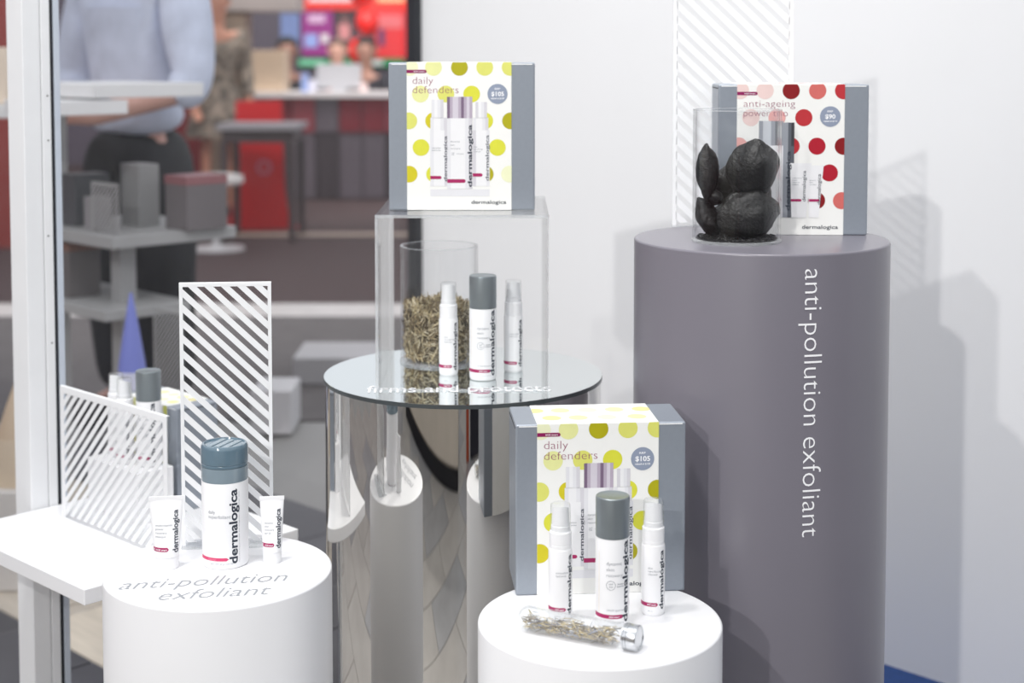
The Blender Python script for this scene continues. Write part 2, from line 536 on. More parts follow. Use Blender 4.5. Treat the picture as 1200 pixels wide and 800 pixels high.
def make_spray(loc, rz, label, words, group=None, band_low=True):
    """slim white spray bottle with a collar, a slanted nozzle and a clear overcap"""
    g = empty('spray_bottle', loc, rz, label, 'bottle', group)
    r = 0.0137; h = 0.083
    prof = [(r * 0.88, 0.0), (r * 0.97, 0.0015), (r, 0.005), (r, h - 0.004), (r * 0.96, h - 0.0012), (r * 0.86, h)]
    obj('bottle_body', MB().lathe(prof, 40), M['plastic'], g, True)
    c = obj('collar', MB().lathe([(r * 0.93, h - 0.0003), (r * 0.93, h + 0.0035), (r * 0.90, h + 0.0040), (r * 0.93, h + 0.0045), (r * 0.93, h + 0.018), (r * 0.86, h + 0.0190), (r * 0.4, h + 0.019)], 40), M['plastic'], g, True)
    n0 = h + 0.019
    mb = MB()
    pr = [(0.0108, n0), (0.0108, n0 + 0.006), (0.0100, n0 + 0.0068)]
    mb.lathe(pr, 32)
    n = 32; k = len(mb.v)      # the nozzle's slanted top
    for (rr, zz) in ((0.0102, n0 + 0.007), (0.0094, n0 + 0.0285)):
        for i in range(n):
            a = 2 * math.pi * i / n
            dz = 0.004 * math.cos(a) if zz > n0 + 0.01 else 0
            mb.v.append((rr * math.sin(a), -rr * math.cos(a), zz + dz - (0.003 if dz else 0)))
    for i in range(n):
        mb.f.append((k + i, k + (i + 1) % n, k + n + (i + 1) % n, k + n + i)); mb.mi.append(0)
    mb.f.append(tuple(k + n + i for i in range(n))); mb.mi.append(0)
    obj('nozzle', mb, M['plastic'], g, True)
    obj('overcap', MB().lathe([(0.0118, n0), (0.0112, n0 + 0.0295), (0.0105, n0 + 0.0310), (0.009, n0 + 0.0315)], 40, close_bottom=False), clear('clear_overcap', (0.985, 0.99, 0.99), 1.4, 0.03), g, True)
    q = r + 0.00012
    mb = MB(); cyl_text(mb, 'dermalogica', q, R(60), 0.0080, 0.0690, 0.0064, 0.026, 'up'); obj('logo_lettering', mb, M['ink'], g)
    mb = MB()
    for k, (t, L) in enumerate(words):
        cyl_text(mb, t, q, R(-22), 0.0555 - 0.0036 * k, L * 1.25, 0.0024, -0.002, 'h')
    obj('name_lettering', mb, M['ink_soft'], g)
    mb = MB(); cyl_text(mb, '30 mL', q, R(-22), 0.0060, 0.0055, 0.0012, 0, 'h'); obj('volume_lettering', mb, M['ink_soft'], g)
    mb = MB(); cyl_patch(mb, q, R(-85), R(28), 0.0118, 0.0162, 14, True); b = obj('colour_band', mb, M['maroon'], g)
    mb = MB(); cyl_text(mb, 'AGE smart', q + 0.0001, R(-26), 0.0131, 0.0105, 0.0021, 0.01, 'h'); obj('band_lettering', mb, M['ink_white'], b)
    return g


ANTI = (('antioxidant', 0.0118), ('hydramist', 0.0096))
CLEAN = (('skin', 0.0042), ('resurfacing', 0.0118), ('cleanser', 0.0092))
make_pump_bottle((0.1135, 1.665, ZR), R(-3), 'grey-capped lotion bottle behind the clear tube on the front white plinth')
make_spray((0.0553, 1.683, ZR), R(-1), 'white spray bottle left of the grey-capped bottle on the front plinth', ANTI)
make_spray((0.1627, 1.699, ZR), R(-8), 'white spray bottle right of the grey-capped bottle on the front plinth', CLEAN)
make_pump_bottle((-0.0412, 2.106, ZM), R(-3), 'grey-capped lotion bottle under the clear riser on the mirror')
make_spray((-0.0912, 2.136, ZM), R(-2), 'white spray bottle in front of the herb jar on the mirror', CLEAN)
make_spray((0.0020, 2.160, ZM), R(-3), 'white spray bottle at the right under the clear riser', ANTI)

# the big canister on the left plinth
g = empty('powder_canister', (-0.3578, 1.842, ZL), R(9), 'large white canister with a slate-blue cap on the left white plinth', 'canister')
r = 0.0287
obj('canister_body', MB().lathe([(r * 0.93, 0), (r * 0.975, 0.001), (r, 0.004), (r, 0.106), (r * 0.985, 0.107)], 64), M['plastic'], g, True)
obj('cap_skirt', MB().lathe([(r * 0.995, 0.1072), (r * 1.0, 0.108), (r * 1.0, 0.1245), (r * 0.97, 0.1250)], 64), M['capblue2'], g, True)
cp = [(r * 0.985, 0.1252), (r * 1.01, 0.126), (r * 1.01, 0.1285), (r * 0.99, 0.1290), (r * 1.015, 0.1300), (r * 1.015, 0.1465), (r * 0.995, 0.1500), (r * 0.95, 0.1520), (r * 0.87, 0.1522), (r * 0.85, 0.1505), (r * 0.02, 0.1507)]
obj('cap', MB().lathe(cp, 64), M['capblue'], g, True)
mb = MB()
for k, x in enumerate((-0.011, 0.0, 0.011)):
    mb.box(x - 0.0036, x + 0.0036, -0.019, 0.019, 0.1503, 0.1516, 0, Matrix.Rotation(R(-28), 4, 'Z'))
obj('cap_ridges', mb, M['capblue2'], g, bevel=0.0006)
q = r + 0.00018
mb = MB(); cyl_text(mb, 'dermalogica', q, R(32), 0.0070, 0.0930, 0.0108, 0.026, 'up'); obj('logo_lettering', mb, M['ink'], g)
mb = MB(); cyl_text(mb, 'daily', q, R(-42), 0.0700, 0.0095, 0.0044, -0.004, 'h'); cyl_text(mb, 'superfoliant', q, R(-42), 0.0642, 0.0290, 0.0044, -0.004, 'h'); obj('name_lettering', mb, M['ink_soft'], g); mb = MB()
cyl_text(mb, 'resurfacing powder for brighter, smoother skin', q, R(39), 0.008, 0.088, 0.0013, 0, 'up'); obj('claim_lettering', mb, M['ink_soft'], g); mb = MB()
cyl_text(mb, 'NET WT 57 g / 2.0 OZ', q, R(-38), 0.0065, 0.0300, 0.0017, 0, 'h'); obj('volume_lettering', mb, M['ink_soft'], g)
mb = MB(); cyl_patch(mb, q, R(-76), R(10), 0.0110, 0.0150, 14, True); b = obj('colour_band', mb, mat('rose_ink', (214, 66, 112), 0.45), g)
mb = MB(); cyl_text(mb, 'AGE smart', q + 0.0002, R(-44), 0.0120, 0.0115, 0.0020, 0.0, 'h'); obj('band_lettering', mb, mat('pale_rose_ink', (240, 176, 196), 0.5), b)


def make_tube(loc, rz, w, h, rc, label, words):
    """squeeze tube standing on its cap, flat crimped end up"""
    g = empty('cream_tube', loc, rz, label, 'tube')
    n = 48; hc = h * 0.17
    obj('cap', MB().lathe([(rc * 0.93, 0), (rc * 0.97, 0.0006), (rc * 0.985, hc - 0.0008), (rc * 0.96, hc)], n), M['plastic'], g, True)
    mb = MB(); L = 14
    def sect(t):
        e = t ** 1.15
        return rc + (w / 2 - rc) * t, rc * (1 - e) + 0.0006
    rows = [(0.0, 0.94, 0.94), (0.012, 1.0, 1.0)]
    zs = [hc + 0.0004 + (h * 0.955 - hc) * i / L for i in range(L + 1)]
    for i, z in enumerate(zs):
        a_, b_ = sect(i / L)
        for k in range(n):
            a = 2 * math.pi * k / n
            mb.v.append((a_ * math.sin(a), -b_ * math.cos(a), z))
    for i in range(L):
        for k in range(n):
            p = i * n + k; q2 = i * n + (k + 1) % n
            mb.f.append((p, q2, q2 + n, p + n)); mb.mi.append(0)
    mb.f.append(tuple(range(n - 1, -1, -1))); mb.mi.append(0)
    mb.f.append(tuple(L * n + k for k in range(n))); mb.mi.append(0)
    obj('tube_body', mb, M['plastic'], g, True)
    obj('crimp', MB().box(-w / 2 - 0.0004, w / 2 + 0.0004, -0.0009, 0.0009, h * 0.945, h), M['plastic'], g, bevel=0.0003)
    def front(x, z):
        t = (z - hc) / (h * 0.955 - hc); a_, b_ = sect(max(0, min(1, t)))
        s = max(-0.999, min(0.999, x / a_))
        return -b_ * math.sqrt(1 - s * s) - 0.00025
    def put(nm, items, m, par=g):
        mb = MB()
        for body, x, z, Ln, ht, wt, vert in items:
            vs, fs = text_xy(body, Ln, ht, wt, 0.3)
            pts = [(x - b, z + a) if vert else (x + a, z + b) for a, b in vs]
            mb.add([(p, front(p, q_) - (0.0002 if par is not g else 0), q_) for p, q_ in pts], fs)
        return obj(nm, mb, m, par)
    put('logo_lettering', [('dermalogica', w * 0.345, h * 0.235, h * 0.58, h * 0.070, 0.024, True)], M['ink'])
    put('name_lettering', [(t, -w * 0.30, h * (0.60 - 0.05 * k), w * l * 1.15, h * 0.030, 0, False) for k, (t, l) in enumerate(words)], M['ink_soft'])
    mb = MB(); z0, z1 = h * 0.262, h * 0.318; x0, x1 = -w * 0.40, w * 0.09; n2 = 12; hh = (z1 - z0) / 2
    vs = []
    for sgn in (-1, 1):
        for i in range(n2 + 1):
            x = x0 + (x1 - x0) * i / n2
            d = min(x1 - x, 9 if i > n2 / 2 else 9); e = hh * math.sqrt(max(0, 1 - ((hh - d) / hh) ** 2)) if d < hh else hh
            z = (z0 + z1) / 2 + sgn * e
            xx = max(-sect((z - hc) / (h * 0.955 - hc))[0] * 0.985, x)
            vs.append((xx, front(xx, z), z))
    mb.add(vs, [(i, i + 1, i + n2 + 2, i + n2 + 1) for i in range(n2)])
    b = obj('colour_band', mb, M['maroon'], g)
    put('band_lettering', [('AGE smart', -w * 0.30, h * 0.276, w * 0.34, h * 0.026, 0.01, False)], M['ink_white'], b)
    return g


make_tube((-0.4275, 1.826, ZL), R(8), 0.0415, 0.0890, 0.0150, 'wide white cream tube left of the big canister',
          (('multivitamin', 0.42), ('power', 0.21), ('recovery', 0.29), ('masque', 0.26)))
make_tube((-0.3000, 1.846, ZL), R(8), 0.0300, 0.0830, 0.0118, 'narrow white cream tube right of the big canister',
          (('dynamic', 0.30), ('skin', 0.15), ('recovery', 0.33), ('spf 50', 0.22)))


# ------------------------------------------------------------------ gift boxes
def clip(poly, x0, x1, z0, z1):
    def cut(p, ins, inter):
        out = []
        for i in range(len(p)):
            a, b = p[i], p[(i + 1) % len(p)]
            if ins(a):
                out.append(a)
                if not ins(b): out.append(inter(a, b))
            elif ins(b): out.append(inter(a, b))
        return out
    def ix(x): return lambda a, b: (x, a[1] + (b[1] - a[1]) * (x - a[0]) / (b[0] - a[0]))
    def iz(z): return lambda a, b: (a[0] + (b[0] - a[0]) * (z - a[1]) / (b[1] - a[1]), z)
    for ins, it in ((lambda a: a[0] >= x0, ix(x0)), (lambda a: a[0] <= x1, ix(x1)), (lambda a: a[1] >= z0, iz(z0)), (lambda a: a[1] <= z1, iz(z1))):
        if len(poly) < 3: return []
        poly = cut(poly, ins, it)
    return poly


def disc(cx, cz, r, n=36): return [(cx + r * math.cos(2 * math.pi * i / n), cz + r * math.sin(2 * math.pi * i / n)) for i in range(n)]


BW, BD, BH = 0.204, 0.095, 0.206


def make_gift_box(loc, rz, label, red=False, front=True):
    g = empty('gift_box', loc, rz, label, 'gift box')
    w, d, h = BW, BD, BH
    obj('carton', MB().box(-w / 2, w / 2, 0, d, 0, h), M['boxgrey'], g, bevel=0.0022, seg=3)
    # folded end flaps show as a pale lip with a dark slot
    for s in (-1, 1):
        mb = MB(); mb.box(s * w / 2 - 0.0004, s * w / 2 + 0.0004, 0.007, d - 0.007, h - 0.0062, h - 0.0048); obj('flap_slot', mb, M['boxdark'], g)
    mb = MB(); mb.box(-w / 2 + 0.004, w / 2 - 0.004, -0.0002, 0.0008, h - 0.0030, h - 0.0018); obj('carton_lip', mb, M['cardedge'], g)
    sw = 0.1459; sx0 = -w / 2 + 0.0255; sx1 = sx0 + sw
    e = 0.0006
    obj('sleeve', MB().box(sx0, sx1, -e, d + e, -0.0 + 0.0001, h + e), M['card'], g, bevel=0.0006)
    if not front:
        pass
    y = -e - 0.00012
    S = sw
    def X(u): return sx0 + u * S
    def Z(v): return h + e - v * S
    if red:
        dots = [(.03, .062, 'vpink'), (.259, .062, 'vpink'), (.501, .062, 'dred'), (.746, .062, 'salmon'), (.986, .062, 'crim'), (.13, .314, 'vpink'), (.372, .314, 'pink'), (.621, .314, 'crim'),
                (.02, .58, 'pink'), (.256, .58, 'red'), (.506, .58, 'crim'), (.746, .58, 'red'), (.99, .58, 'dred'), (.134, .83, 'salmon'), (.864, .83, 'red'), (.02, 1.09, 'red'), (.263, 1.09, 'salmon'), (.748, 1.09, 'dred'), (.98, 1.09, 'salmon')]
        top = ['vpink', 'pink', 'salmon', 'pink']
    else:
        dots = [(.03, .05, 'vpale'), (.256, .05, 'pale'), (.503, .05, 'olive'), (.744, .05, 'mid'), (.986, .05, 'mid'), (.13, .304, 'pale'), (.373, .304, 'mid'), (.619, .304, 'yellow'),
                (.019, .56, 'mid'), (.256, .56, 'gold'), (.744, .56, 'yellow'), (.99, .56, 'olive'), (.134, .815, 'yellow'), (.864, .815, 'yellow'), (.02, 1.07, 'gold'), (.263, 1.07, 'yellow'), (.748, 1.07, 'olive'), (.98, 1.07, 'vpale')]
        top = ['tan', 'lemon', 'vpale', 'lemon']
    zb = Z(1.40)
    for u, v, c in dots:
        p = clip(disc(X(u), Z(v), 0.080 * S), sx0, sx1, 0, h + e - 0.0002)
        if len(p) >= 3: obj('printed_dot', MB().poly(p, y), M[c], g)
    # dots on the top of the sleeve
    zt = h + e + 0.00012
    k = 0
    for row, (yy, us) in enumerate(((0.028, (.14, .36, .60, .85)), (0.066, (.02, .24, .47, .70, .93)))):
        for u in us:
            p = clip([(a, b) for a, b in disc(X(u), yy, 0.080 * S)], sx0, sx1, 0.0, d)
            if len(p) >= 3:
                mb = MB(); mb.add([(a, b, zt) for a, b in p], [tuple(range(len(p)))])
                obj('printed_dot', mb, M[top[k % 4]], g)
            k += 1
    # flag, title, badge
    y2 = y - 0.00012; y3 = y2 - 0.00012; y4 = y3 - 0.00012
    hh = 0.016 * S
    pill = [(sx0, Z(.105)), (X(.19) - hh, Z(.105))] + [(X(.19) - hh + hh * math.sin(math.pi * i / 8), Z(.089) - hh * math.cos(math.pi * i / 8)) for i in range(1, 8)] + [(X(.19) - hh, Z(.073)), (sx0, Z(.073))]
    fl = obj('printed_flag', MB().poly(pill, y2), M['maroonbox'], g)
    mb = MB(); flat_text(mb, 'AGE smart', X(.065), Z(.0955), .105 * S, .0130 * S, y3, 0.01); obj('flag_lettering', mb, M['ink_white'], fl)
    mb = MB()
    if red:
        flat_text(mb, 'anti-ageing', X(.062), Z(.213), .478 * S, .068 * S, y2, -0.016); flat_text(mb, 'power trio', X(.062), Z(.302), .410 * S, .068 * S, y2, -0.016)
    else:
        flat_text(mb, 'daily', X(.056), Z(.207), .196 * S, .072 * S, y2, -0.016); flat_text(mb, 'defenders', X(.056), Z(.296), .438 * S, .072 * S, y2, -0.016)
    obj('title_lettering', mb, M['title'], g)
    bd = obj('price_badge', MB().poly(disc(X(.866), Z(.303), .096 * S), y2), M['badge'], g)
    mb = MB()
    flat_text(mb, 'RRP', X(.839), Z(.262), .052 * S, .016 * S, y3, 0.02)
    if red:
        flat_text(mb, '$90', X(.819), Z(.322), .094 * S, .042 * S, y3, 0.018); flat_text(mb, 'valued at $116', X(.803), Z(.352), .126 * S, .014 * S, y3, 0.02)
    else:
        flat_text(mb, '$105', X(.806), Z(.322), .122 * S, .042 * S, y3, 0.018); flat_text(mb, 'valued at $158', X(.803), Z(.352), .126 * S, .014 * S, y3, 0.02)
    obj('badge_lettering', mb, M['ink_white'], bd)
    # printed pictures of the products (flat print)
    def strips(mb, u0, u1, v0, v1, tones, yy):
        n = len(tones)
        for i in range(n):
            a = u0 + (u1 - u0) * i / n; b = u0 + (u1 - u0) * (i + 1) / n
            mb.poly([(X(a), Z(v1)), (X(b), Z(v1)), (X(b), Z(v0)), (X(a), Z(v0))], yy, tones[i])
    def pic(nm, rows, mats, yy):
        mb = MB()
        for r_ in rows: strips(mb, *r_, yy)
        return obj(nm, mb, mats, g)
    ps = [M['p1'], M['p2'], M['p3']]
    if not red:
        a = pic('printed_spray', [(.235, .350, .357, .535, [1, 2, 1, 0]), (.225, .385, .53, .65, [1, 2, 2, 1, 0]), (.222, .392, .65, 1.185, [1, 2, 2, 2, 0])], ps, y2)
        b = pic('printed_spray', [(.655, .765, .38, .535, [0, 2, 1, 0]), (.632, .778, .53, .65, [1, 2, 2, 1, 0]), (.628, .790, .65, 1.185, [0, 2, 2, 2, 1])], ps, y2)
        c = pic('printed_bottle', [(.384, .625, .535, 1.21, [4, 5, 5, 5, 5, 4, 3]), (.384, .625, .33, .535, [0, 1, 2, 2, 1, 0, 1, 2, 1])], [M['l1'], M['l2'], M['l3'], M['p1'], M['p2'], M['p3']], y3)
        mb = MB(); flat_text(mb, 'dermalogica', X(.383), Z(1.14), .435 * S, .034 * S, y3, 0.008, True); obj('printed_logo', mb, M['ink'], a)
        mb = MB(); flat_text(mb, 'dermalogica', X(.782), Z(1.135), .44 * S, .034 * S, y3, 0.008, True); obj('printed_logo', mb, M['ink'], b)
        mb = MB(); flat_text(mb, 'dermalogica', X(.620), Z(1.195), .60 * S, .042 * S, y4, 0.025, True); obj('printed_logo', mb, M['ink'], c)
        for par, u0, u1, v0, v1, yy in ((a, .222, .330, 1.087, 1.118, y3), (b, .628, .722, 1.062, 1.094, y3), (c, .384, .560, 1.118, 1.154, y4)):
            hh2 = (v1 - v0) / 2 * S
            pl = [(X(u0), Z(v1)), (X(u1) - hh2, Z(v1))] + [(X(u1) - hh2 + hh2 * math.sin(math.pi * i / 6), Z((v0 + v1) / 2) - hh2 * math.cos(math.pi * i / 6)) for i in range(1, 6)] + [(X(u1) - hh2, Z(v0)), (X(u0), Z(v0))]
            bb = obj('printed_band', MB().poly(pl, yy), M['maroon'], par)
        mb = MB()
        for k_, t in enumerate(('dynamic', 'skin', 'recovery')): flat_text(mb, t, X(.415), Z(.765 + .033 * k_), (.09, .04, .095)[k_] * S, .017 * S, y4, 0)
        flat_text(mb, 'spf', X(.425), Z(.872), .03 * S, .012 * S, y4, 0)
        flat_text(mb, '50', X(.425), Z(.89), .026 * S, .012 * S, y4, 0)
        flat_text(mb, 'broad spectrum', X(.475), Z(.88), .07 * S, .012 * S, y4, 0)
        for k_, t in enumerate(('antioxidant', 'hydramist')): flat_text(mb, t, X(.238), Z(.825 + .022 * k_), .085 * S, .013 * S, y3, 0)
        for k_, t in enumerate(('skin', 'resurfacing', 'cleanser')): flat_text(mb, t, X(.638), Z(.815 + .022 * k_), (.035, .085, .07)[k_] * S, .013 * S, y3, 0)
        obj('printed_names', mb, M['ink_soft'], g)
        mb = MB(); strips(mb, .222, .790, 1.215, 1.283, [0] * 4, y)
        obj('printed_floor_reflection', mb, M['p2'], g)
    else:
        a = pic('printed_bottle', [(.420, .535, .36, .58, [2, 2, 1, 0]), (.420, .535, .58, 1.25, [2, 2, 1, 1])], [M['k1'], M['g1'], M['g2']], y2)
        b = pic('printed_canister', [(.205, .432, .345, .575, [1, 2, 2, 1, 0, 1]), (.205, .432, .575, 1.25, [3, 4, 4, 4, 3])], [M['g1'], M['g2'], M['g3'], M['p2'], M['p3']], y3)
        mb = MB(); flat_text(mb, 'dermalogica', X(.500), Z(1.185), .56 * S, .042 * S, y4, 0.012, True); obj('printed_logo', mb, M['ink'], a)
        for nm, u0, u1, v0, v1, s_, lt in (('printed_tube', .497, .700, .74, 1.25, .018, .645), ('printed_tube', .665, .810, .76, 1.25, .012, .785)):
            mb = MB(); mb.poly([(X(u0 + s_), Z(v1)), (X(u1 - s_ - .03), Z(v1)), (X(u1), Z(v0)), (X(u0), Z(v0))], y3 - (0.0001 if u0 < .6 else 0), 0)
            t_ = obj(nm, mb, [M['p3']], g)
            mb = MB(); flat_text(mb, 'dermalogica', X(lt), Z(1.10 if u0 < .6 else 1.13), .29 * S, .034 * S, y4 - .0001, 0.004, True); obj('printed_logo', mb, M['ink'], t_)
            mb = MB(); mb.poly([(X(u0 + .012), Z(1.10)), (X(u0 + .105), Z(1.10)), (X(u0 + .112), Z(1.088)), (X(u0 + .105), Z(1.076)), (X(u0 + .012), Z(1.076))], y4 - .0001); obj('printed_band', mb, M['maroon'], t_)
        mb = MB()
        for k_, t in enumerate(('multivitamin', 'power', 'recovery', 'masque')): flat_text(mb, t, X(.52), Z(.885 + .020 * k_), (.09, .05, .07, .06)[k_] * S, .013 * S, y4, 0)
        for k_, t in enumerate(('dynamic', 'skin', 'recovery')): flat_text(mb, t, X(.68), Z(.905 + .020 * k_), (.06, .03, .065)[k_] * S, .012 * S, y4, 0)
        obj('printed_names', mb, M['ink_soft'], g)
    mb = MB(); flat_text(mb, 'dermalogica', X(.615), Z(1.355), .335 * S, .036 * S, y2, 0.014); obj('logo_lettering', mb, M['ink'], g)
    return g


make_gift_box((0.106, 1.7615, ZR), R(4.8), 'grey gift box in a yellow-dotted sleeve on the front white plinth')
make_gift_box((-0.070, 2.092, 0.9366), R(0.5), 'grey gift box in a yellow-dotted sleeve on top of the clear riser')
make_gift_box((0.3835, 2.046, ZG), R(-2.5), 'grey gift box in a red-dotted sleeve on the tall grey plinth', red=True)


# ------------------------------------------------------------------ clear riser on the mirror
g = empty('acrylic_riser', (-0.068, 2.164, ZM), 0, 'clear acrylic box riser on the mirror holding up a gift box', 'riser')
hw, hd, h, t = 0.118, 0.136, 0.2412, 0.004
obj('top_panel', MB().box(-hw, hw, -hd, hd, h - t, h), M['acrylic'], g)
obj('side_panel', MB().box(-hw, -hw + t, -hd, hd, 0.0005, h - t), M['acrylic'], g)
obj('side_panel', MB().box(hw - t, hw, -hd, hd, 0.0005, h - t), M['acrylic'], g)
obj('front_panel', MB().box(-hw + t, hw - t, -hd, -hd + t, 0.0005, h - t), M['acrylic'], g)
ed = [(-hw - .0003, -hw + t, -hd - .0003, -hd + 0.0012, 0.001, h), (hw - 0.0014, hw + .0003, -hd - .0003, -hd + 0.0012, 0.001, h), (-hw, hw, -hd - .0003, -hd + 0.001, h - t, h + .0003),
      (-hw + .005, hw - .005, -hd - .0003, -hd + t, 0.0003, 0.0022), (-hw, hw, hd - .001, hd + .0003, h - t, h + .0003), (-hw, -hw + .0014, hd - .001, hd + .0003, 0.001, h), (hw - .0014, hw, hd - .001, hd + .0003, 0.001, h)]
for e in ed:
    obj('edge_glow_strip', MB().box(*e), M['acrylic_edge'], g)  # strips painted pale for the glow along the acrylic edges


# ------------------------------------------------------------------ jars
def make_jar(loc, label):
    g = empty('acrylic_jar', loc, 0, label, 'jar')
    r, h = 0.058, 0.1745
    obj('jar_wall', MB().lathe([(r, 0.001), (r, h)], 96, close_bottom=False, close_top=False), M['jar'], g, True)
    obj('inner_wall', MB().lathe([(r - 0.003, 0.004), (r - 0.003, h)], 96, close_bottom=False, close_top=False), M['jar'], g, True)
    mb = MB(); n = 96
    mb.lathe([(r + .0002, h - .0012), (r + .0002, h + .0002), (r - 0.003, h + .0002), (r - 0.003, h - .0012)], n, close_bottom=False, close_top=False)
    obj('rim', mb, M['acrylic_edge'], g, True)
    obj('base_disc', MB().lathe([(r + .001, 0.0003), (r + .001, 0.003), (r - .002, 0.004)], n), M['acrylic_edge'], g, True)
    return g


make_jar((-0.1090, 2.233, ZM), 'clear jar of dried brown herb under the clear riser')
make_jar((0.2970, 1.9775, ZG), 'clear jar of black lumps in front of the red-dotted box')


def sticks(n, place, lmin, lmax, wid, nm=4):
    mb = MB()
    for i in range(n):
        p, d = place()
        d = d.normalized(); L = random.uniform(lmin, lmax) / 2
        s = d.orthogonal().normalized(); s = Matrix.Rotation(random.uniform(0, 6.28), 3, d) @ s
        t = d.cross(s)
        w = wid * random.uniform(0.6, 1.4); b = s * random.uniform(-0.12, 0.12) * L
        vs = []
        for q, ww in ((-1, 0.55), (0, 1.0), (1, 0.3)):
            c = p + d * L * q + (b if q == 0 else Vector((0, 0, 0)))
            for k in range(3):
                a = k * 2.0944
                vs.append(c + (s * math.cos(a) + t * math.sin(a) * 0.6) * w * ww)
        fs = []
        for r_ in (0, 3):
            for k in range(3): fs.append((r_ + k, r_ + (k + 1) % 3, r_ + 3 + (k + 1) % 3, r_ + 3 + k))
        fs += [(2, 1, 0), (6, 7, 8)]
        mb.add(vs, fs, random.randrange(nm))
    return mb


def in_jar():
    while True:
        a = random.uniform(0, 6.2832)
        rr = 0.0525 * (1 - random.random() ** 2.2 * 0.75)
        top = 0.093 + 0.006 * math.sin(3 * a + 1) - 0.008 * (rr / 0.053) ** 2
        z = random.uniform(0.007, top) if random.random() < 0.8 else top - random.random() * 0.006
        p = Vector((rr * math.sin(a), rr * math.cos(a), z))
        rad = Vector((math.sin(a), math.cos(a), 0)); tan = Vector((math.cos(a), -math.sin(a), 0))
        d = tan * random.gauss(0, 1) + Vector((0, 0, 1)) * random.gauss(0, 1.0) + rad * random.gauss(0, 0.18)
        return p, d


mb = sticks(4200, in_jar, 0.007, 0.019, 0.00125)
mb.lathe([(0.040, 0.006), (0.040, 0.082), (0.02, 0.088)], 24, 3)
o = obj('dried_herb', mb, [M['herb%d' % i] for i in range(4)])
o.location = (-0.1090, 2.233, ZM)
tag(o, 'dried brown needle herb filling the clear jar under the riser', 'dried herb', kind='stuff')


def make_rock(loc, size, rot, seed, label, pinch=1.0):
    bm = bmesh.new()
    bmesh.ops.create_icosphere(bm, subdivisions=4, radius=1.0)
    for v in bm.verts:
        c = v.co.copy()
        # pillow briquette: pinched rim, domed faces, broken lumpy surface
        rad = math.hypot(c.x, c.z)
        q = Vector((c.x * (1 - 0.30 * pinch * abs(c.z) ** 2.5), math.copysign(abs(c.y) ** 1.4, c.y), c.z))
        o3 = Vector((seed, seed * 0.7, 0))
        k = 1 + 0.22 * noise.noise(c * 1.3 + o3) + 0.09 * (0.5 - abs(noise.noise(c * 3.1 + o3))) + 0.035 * noise.noise(c * 8 + o3) + 0.02 * noise.noise(c * 20)
        v.co = Vector((q.x * size[0], q.y * size[1], q.z * size[2])) * k
    bm.normal_update()
    me = bpy.data.meshes.new('charcoal_lump'); bm.to_mesh(me); bm.free()
    me.materials.append(M['rock'])
    me.polygons.foreach_set('use_smooth', [True] * len(me.polygons))
    o = bpy.data.objects.new('charcoal_lump', me); C.objects.link(o)
    o.location = loc; o.rotation_euler = rot
    return tag(o, label, 'charcoal', 'charcoal lumps in the jar')


JX, JY = 0.2970, 1.9775
make_rock((JX - 0.0400, JY - 0.010, ZG + 0.0930), (0.0150, 0.012, 0.0360), (0, R(-4), R(20)), 1.0, 'pointed black lump standing upright at the upper left in the jar', 1.0)
make_rock((JX + 0.0190, JY - 0.010, ZG + 0.0960), (0.0330, 0.020, 0.0400), (R(5), R(22), R(-10)), 4.2, 'big black lump lying topmost in the jar', 1.0)
make_rock((JX - 0.0080, JY + 0.026, ZG + 0.0740), (0.0240, 0.016, 0.0270), (R(20), R(-20), R(30)), 7.7, 'black lump behind the topmost one in the jar', 0.5)
make_rock((JX + 0.0130, JY - 0.018, ZG + 0.0370), (0.0400, 0.022, 0.0325), (0, R(-8), R(4)), 9.1, 'wide black lump at the front of the jar bottom', 0.4)
make_rock((JX - 0.0370, JY + 0.006, ZG + 0.0310), (0.0150, 0.014, 0.0270), (0, R(-24), R(-15)), 12.4, 'black lump leaning at the lower left in the jar', 0.8)
make_rock((JX + 0.0340, JY + 0.022, ZG + 0.0480), (0.0190, 0.016, 0.0330), (0, R(10), R(50)), 15.6, 'black lump at the right rear in the jar', 0.6)
make_rock((JX - 0.0080, JY + 0.032, ZG + 0.0270), (0.0220, 0.013, 0.0210), (0, R(70), R(0)), 18.3, 'black lump at the bottom rear in the jar', 0.6)
make_rock((JX - 0.0300, JY - 0.004, ZG + 0.0590), (0.0095, 0.010, 0.0130), (0, R(-50), R(0)), 21.3, 'smallest black lump, wedged at the left of the jar', 0.9)
def dust():
    a = random.uniform(0, 6.28); rr = 0.052 * math.sqrt(random.random())
    return Vector((rr * math.cos(a), rr * math.sin(a), 0.005 + random.random() * 0.0022)), Vector((random.gauss(0, 1), random.gauss(0, 1), random.gauss(0, .3)))
mb = sticks(900, dust, 0.003, 0.007, 0.0012, 1)
mb.lathe([(0.0535, 0.0042), (0.0535, 0.0052)], 48)
o = obj('charcoal_dust', mb, M['rock']); o.location = (JX, JY, ZG)
tag(o, 'black charcoal crumbs on the bottom of the jar', 'charcoal', kind='stuff')

